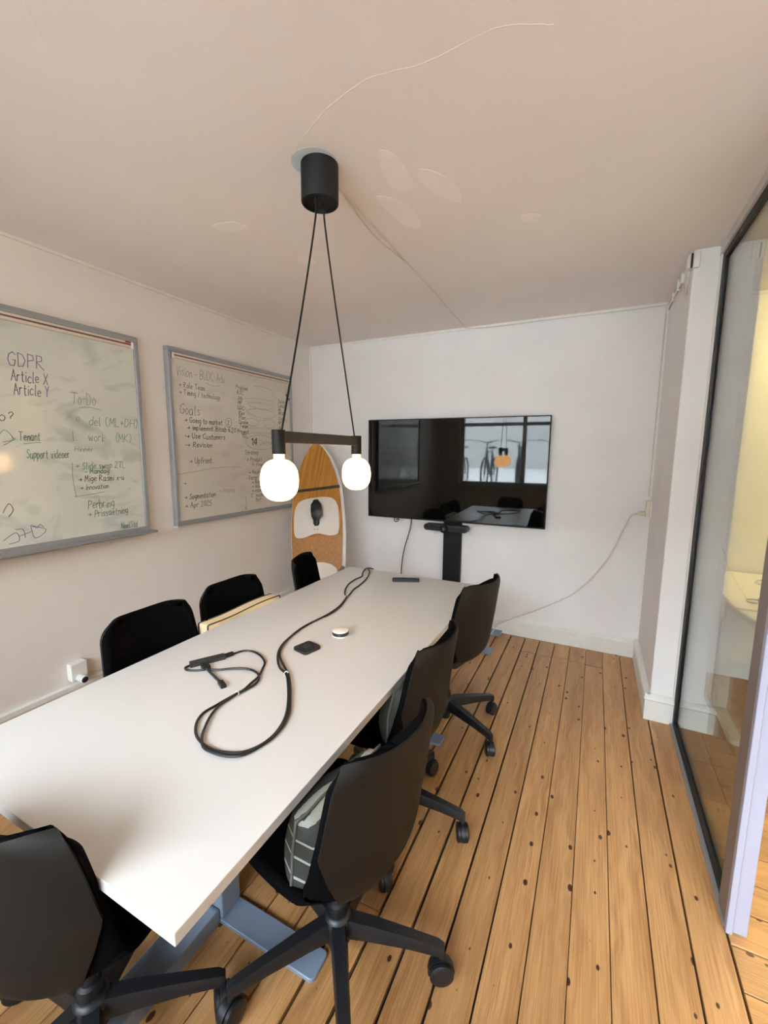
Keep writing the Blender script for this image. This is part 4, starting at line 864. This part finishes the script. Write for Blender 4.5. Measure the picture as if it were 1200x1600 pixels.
bm = NB(); tube(bm, catmull([d_on(1215, 905)+Vector((0, 0, .004)), d_on(1196, 907)+Vector((0, 0, .004)), d_on(1184, 908)+Vector((0, 0, .004)), d_on(1180, 911)+Vector((0, 0, .004)), d_on(1188, 915)+Vector((0, 0, .004)), d_on(1200, 917)+Vector((0, 0, .004)), d_on(1215, 913)+Vector((0, 0, .004))], 6), 0.003, 8)
tag(link('desk_cable', bm, M['cable'], smooth=True), 'black cable loop at the back of the cream desk behind the glass', 'cable')
hd = thing('cable_adapter', 'black adapter with a looped lead on the front of the cream desk', 'adapter', (0, 0, 0))
q = d_on(1196, 942); bm = NB(); prism(bm, rrect(-0.05, 0.05, -0.018, 0.018, 0.01), 0.0003, 0.018, lambda u, v, d: q+Vector((u+0.02, v, d))); link('body', bm, M['plastic'], hd, bev=0.003)
bm = NB(); tube(bm, catmull([d_on(*a)+Vector((0, 0, .004)) for a in ((1186, 940), (1178, 937.5), (1169, 937.5), (1167, 940), (1173, 943), (1184, 943.5))], 6), 0.003, 8); link('lead', bm, M['cable'], hd, smooth=True)
# warm ceiling lamp next door
al = thing('ceiling_lamp', 'warm linear wall-washing ceiling lamp over the cream desk', 'lamp', (1.75, 3.06, H))
bm = NB(); prism(bm, [(-0.045, -0.0005), (0.05, -0.0005), (0.05, -0.03), (-0.036, -0.105), (-0.045, -0.105)], -0.65, 0.65, lambda u, v, d: Vector((d, u, v))); link('housing', bm, M['white'], al)
ml = emis('warm_diffuser', (1.0, 0.84, 0.46, 1), ADJ_LAMP)
bm = NB(); bm.faces.new([bm.verts.new(v) for v in ((-0.64, 0.051, -0.0325), (0.64, 0.051, -0.0325), (0.64, -0.030, -0.1035), (-0.64, -0.030, -0.1035))]); link('diffuser', bm, ml, al)
# ================================================================ STREET OUTSIDE THE WINDOW
struct('street', BX(-16, 16, -18, YF-0.23, 0.62, 0.70), M['asphalt'])
fc = tag(link('street_house', BX(-16, 16, -17.0, -16.0, 0.7, 6.0), M['facade']), 'pale house front across the street outside the window', 'building')
def bicycle(x, y_, rz, label):
    o = thing('bicycle', label, 'bicycle', (x, y_, 0.70), rz, 'bicycles parked outside the street window')
    m = M['black']; Rw = 0.33; xr, xf, zc = -0.5, 0.52, 0.335
    for xx in (xr, xf):
        bm = NB(); tube(bm, [(xx+Rw*0.97*math.cos(R(a)), 0, zc+Rw*0.97*math.sin(R(a))) for a in range(0, 360, 15)], 0.018, 6, closed=True); wh = link('wheel', bm, m, o)
        bm = NB()
        for a in range(0, 180, 15): tube(bm, [(xx+Rw*math.cos(R(a)), 0, zc+Rw*math.sin(R(a))), (xx-Rw*math.cos(R(a)), 0, zc-Rw*math.sin(R(a)))], 0.0015, 4)
        link('spokes', bm, M['alu'], wh)
    bm = NB(); bb, st_, hd_ = (-0.06, 0, 0.28), (-0.2, 0, 0.78), (0.36, 0, 0.80)
    for a, b in ((bb, st_), (bb, hd_), (st_, hd_), ((xr, 0, zc), bb), ((xr, 0, zc), st_), ((xf, 0, zc), (0.34, 0, 0.95))): tube(bm, [a, b], 0.016, 8)
    link('frame', bm, M['hub'], o)
    bm = NB(); tube(bm, catmull([(0.22, -0.27, 1.0), (0.32, -0.2, 1.02), (0.34, 0, 0.97), (0.32, 0.2, 1.02), (0.22, 0.27, 1.0)], 4), 0.013, 6); link('handlebar', bm, M['alu'], o)
    link('saddle', BX(-0.33, -0.10, -0.07, 0.07, 0.86, 0.90), m, o, bev=0.015); bm = NB(); tube(bm, [st_, (-0.215, 0, 0.87)], 0.013, 8); link('seat_post', bm, M['alu'], o)
for x, y_, rz, lb in ((-2.3, -2.35, 88, 'dark bicycle parked at one end of the row outside the window'), (-1.7, -2.4, 92, 'second dark bicycle in the row outside the window'), (-1.1, -2.35, 88, 'middle dark bicycle in the row outside the window'), (-0.5, -2.45, 91, 'fourth dark bicycle in the row outside the window'), (0.1, -2.4, 89, 'dark bicycle parked at the doorway end of the row outside')):
    bicycle(x, y_, R(rz), lb)
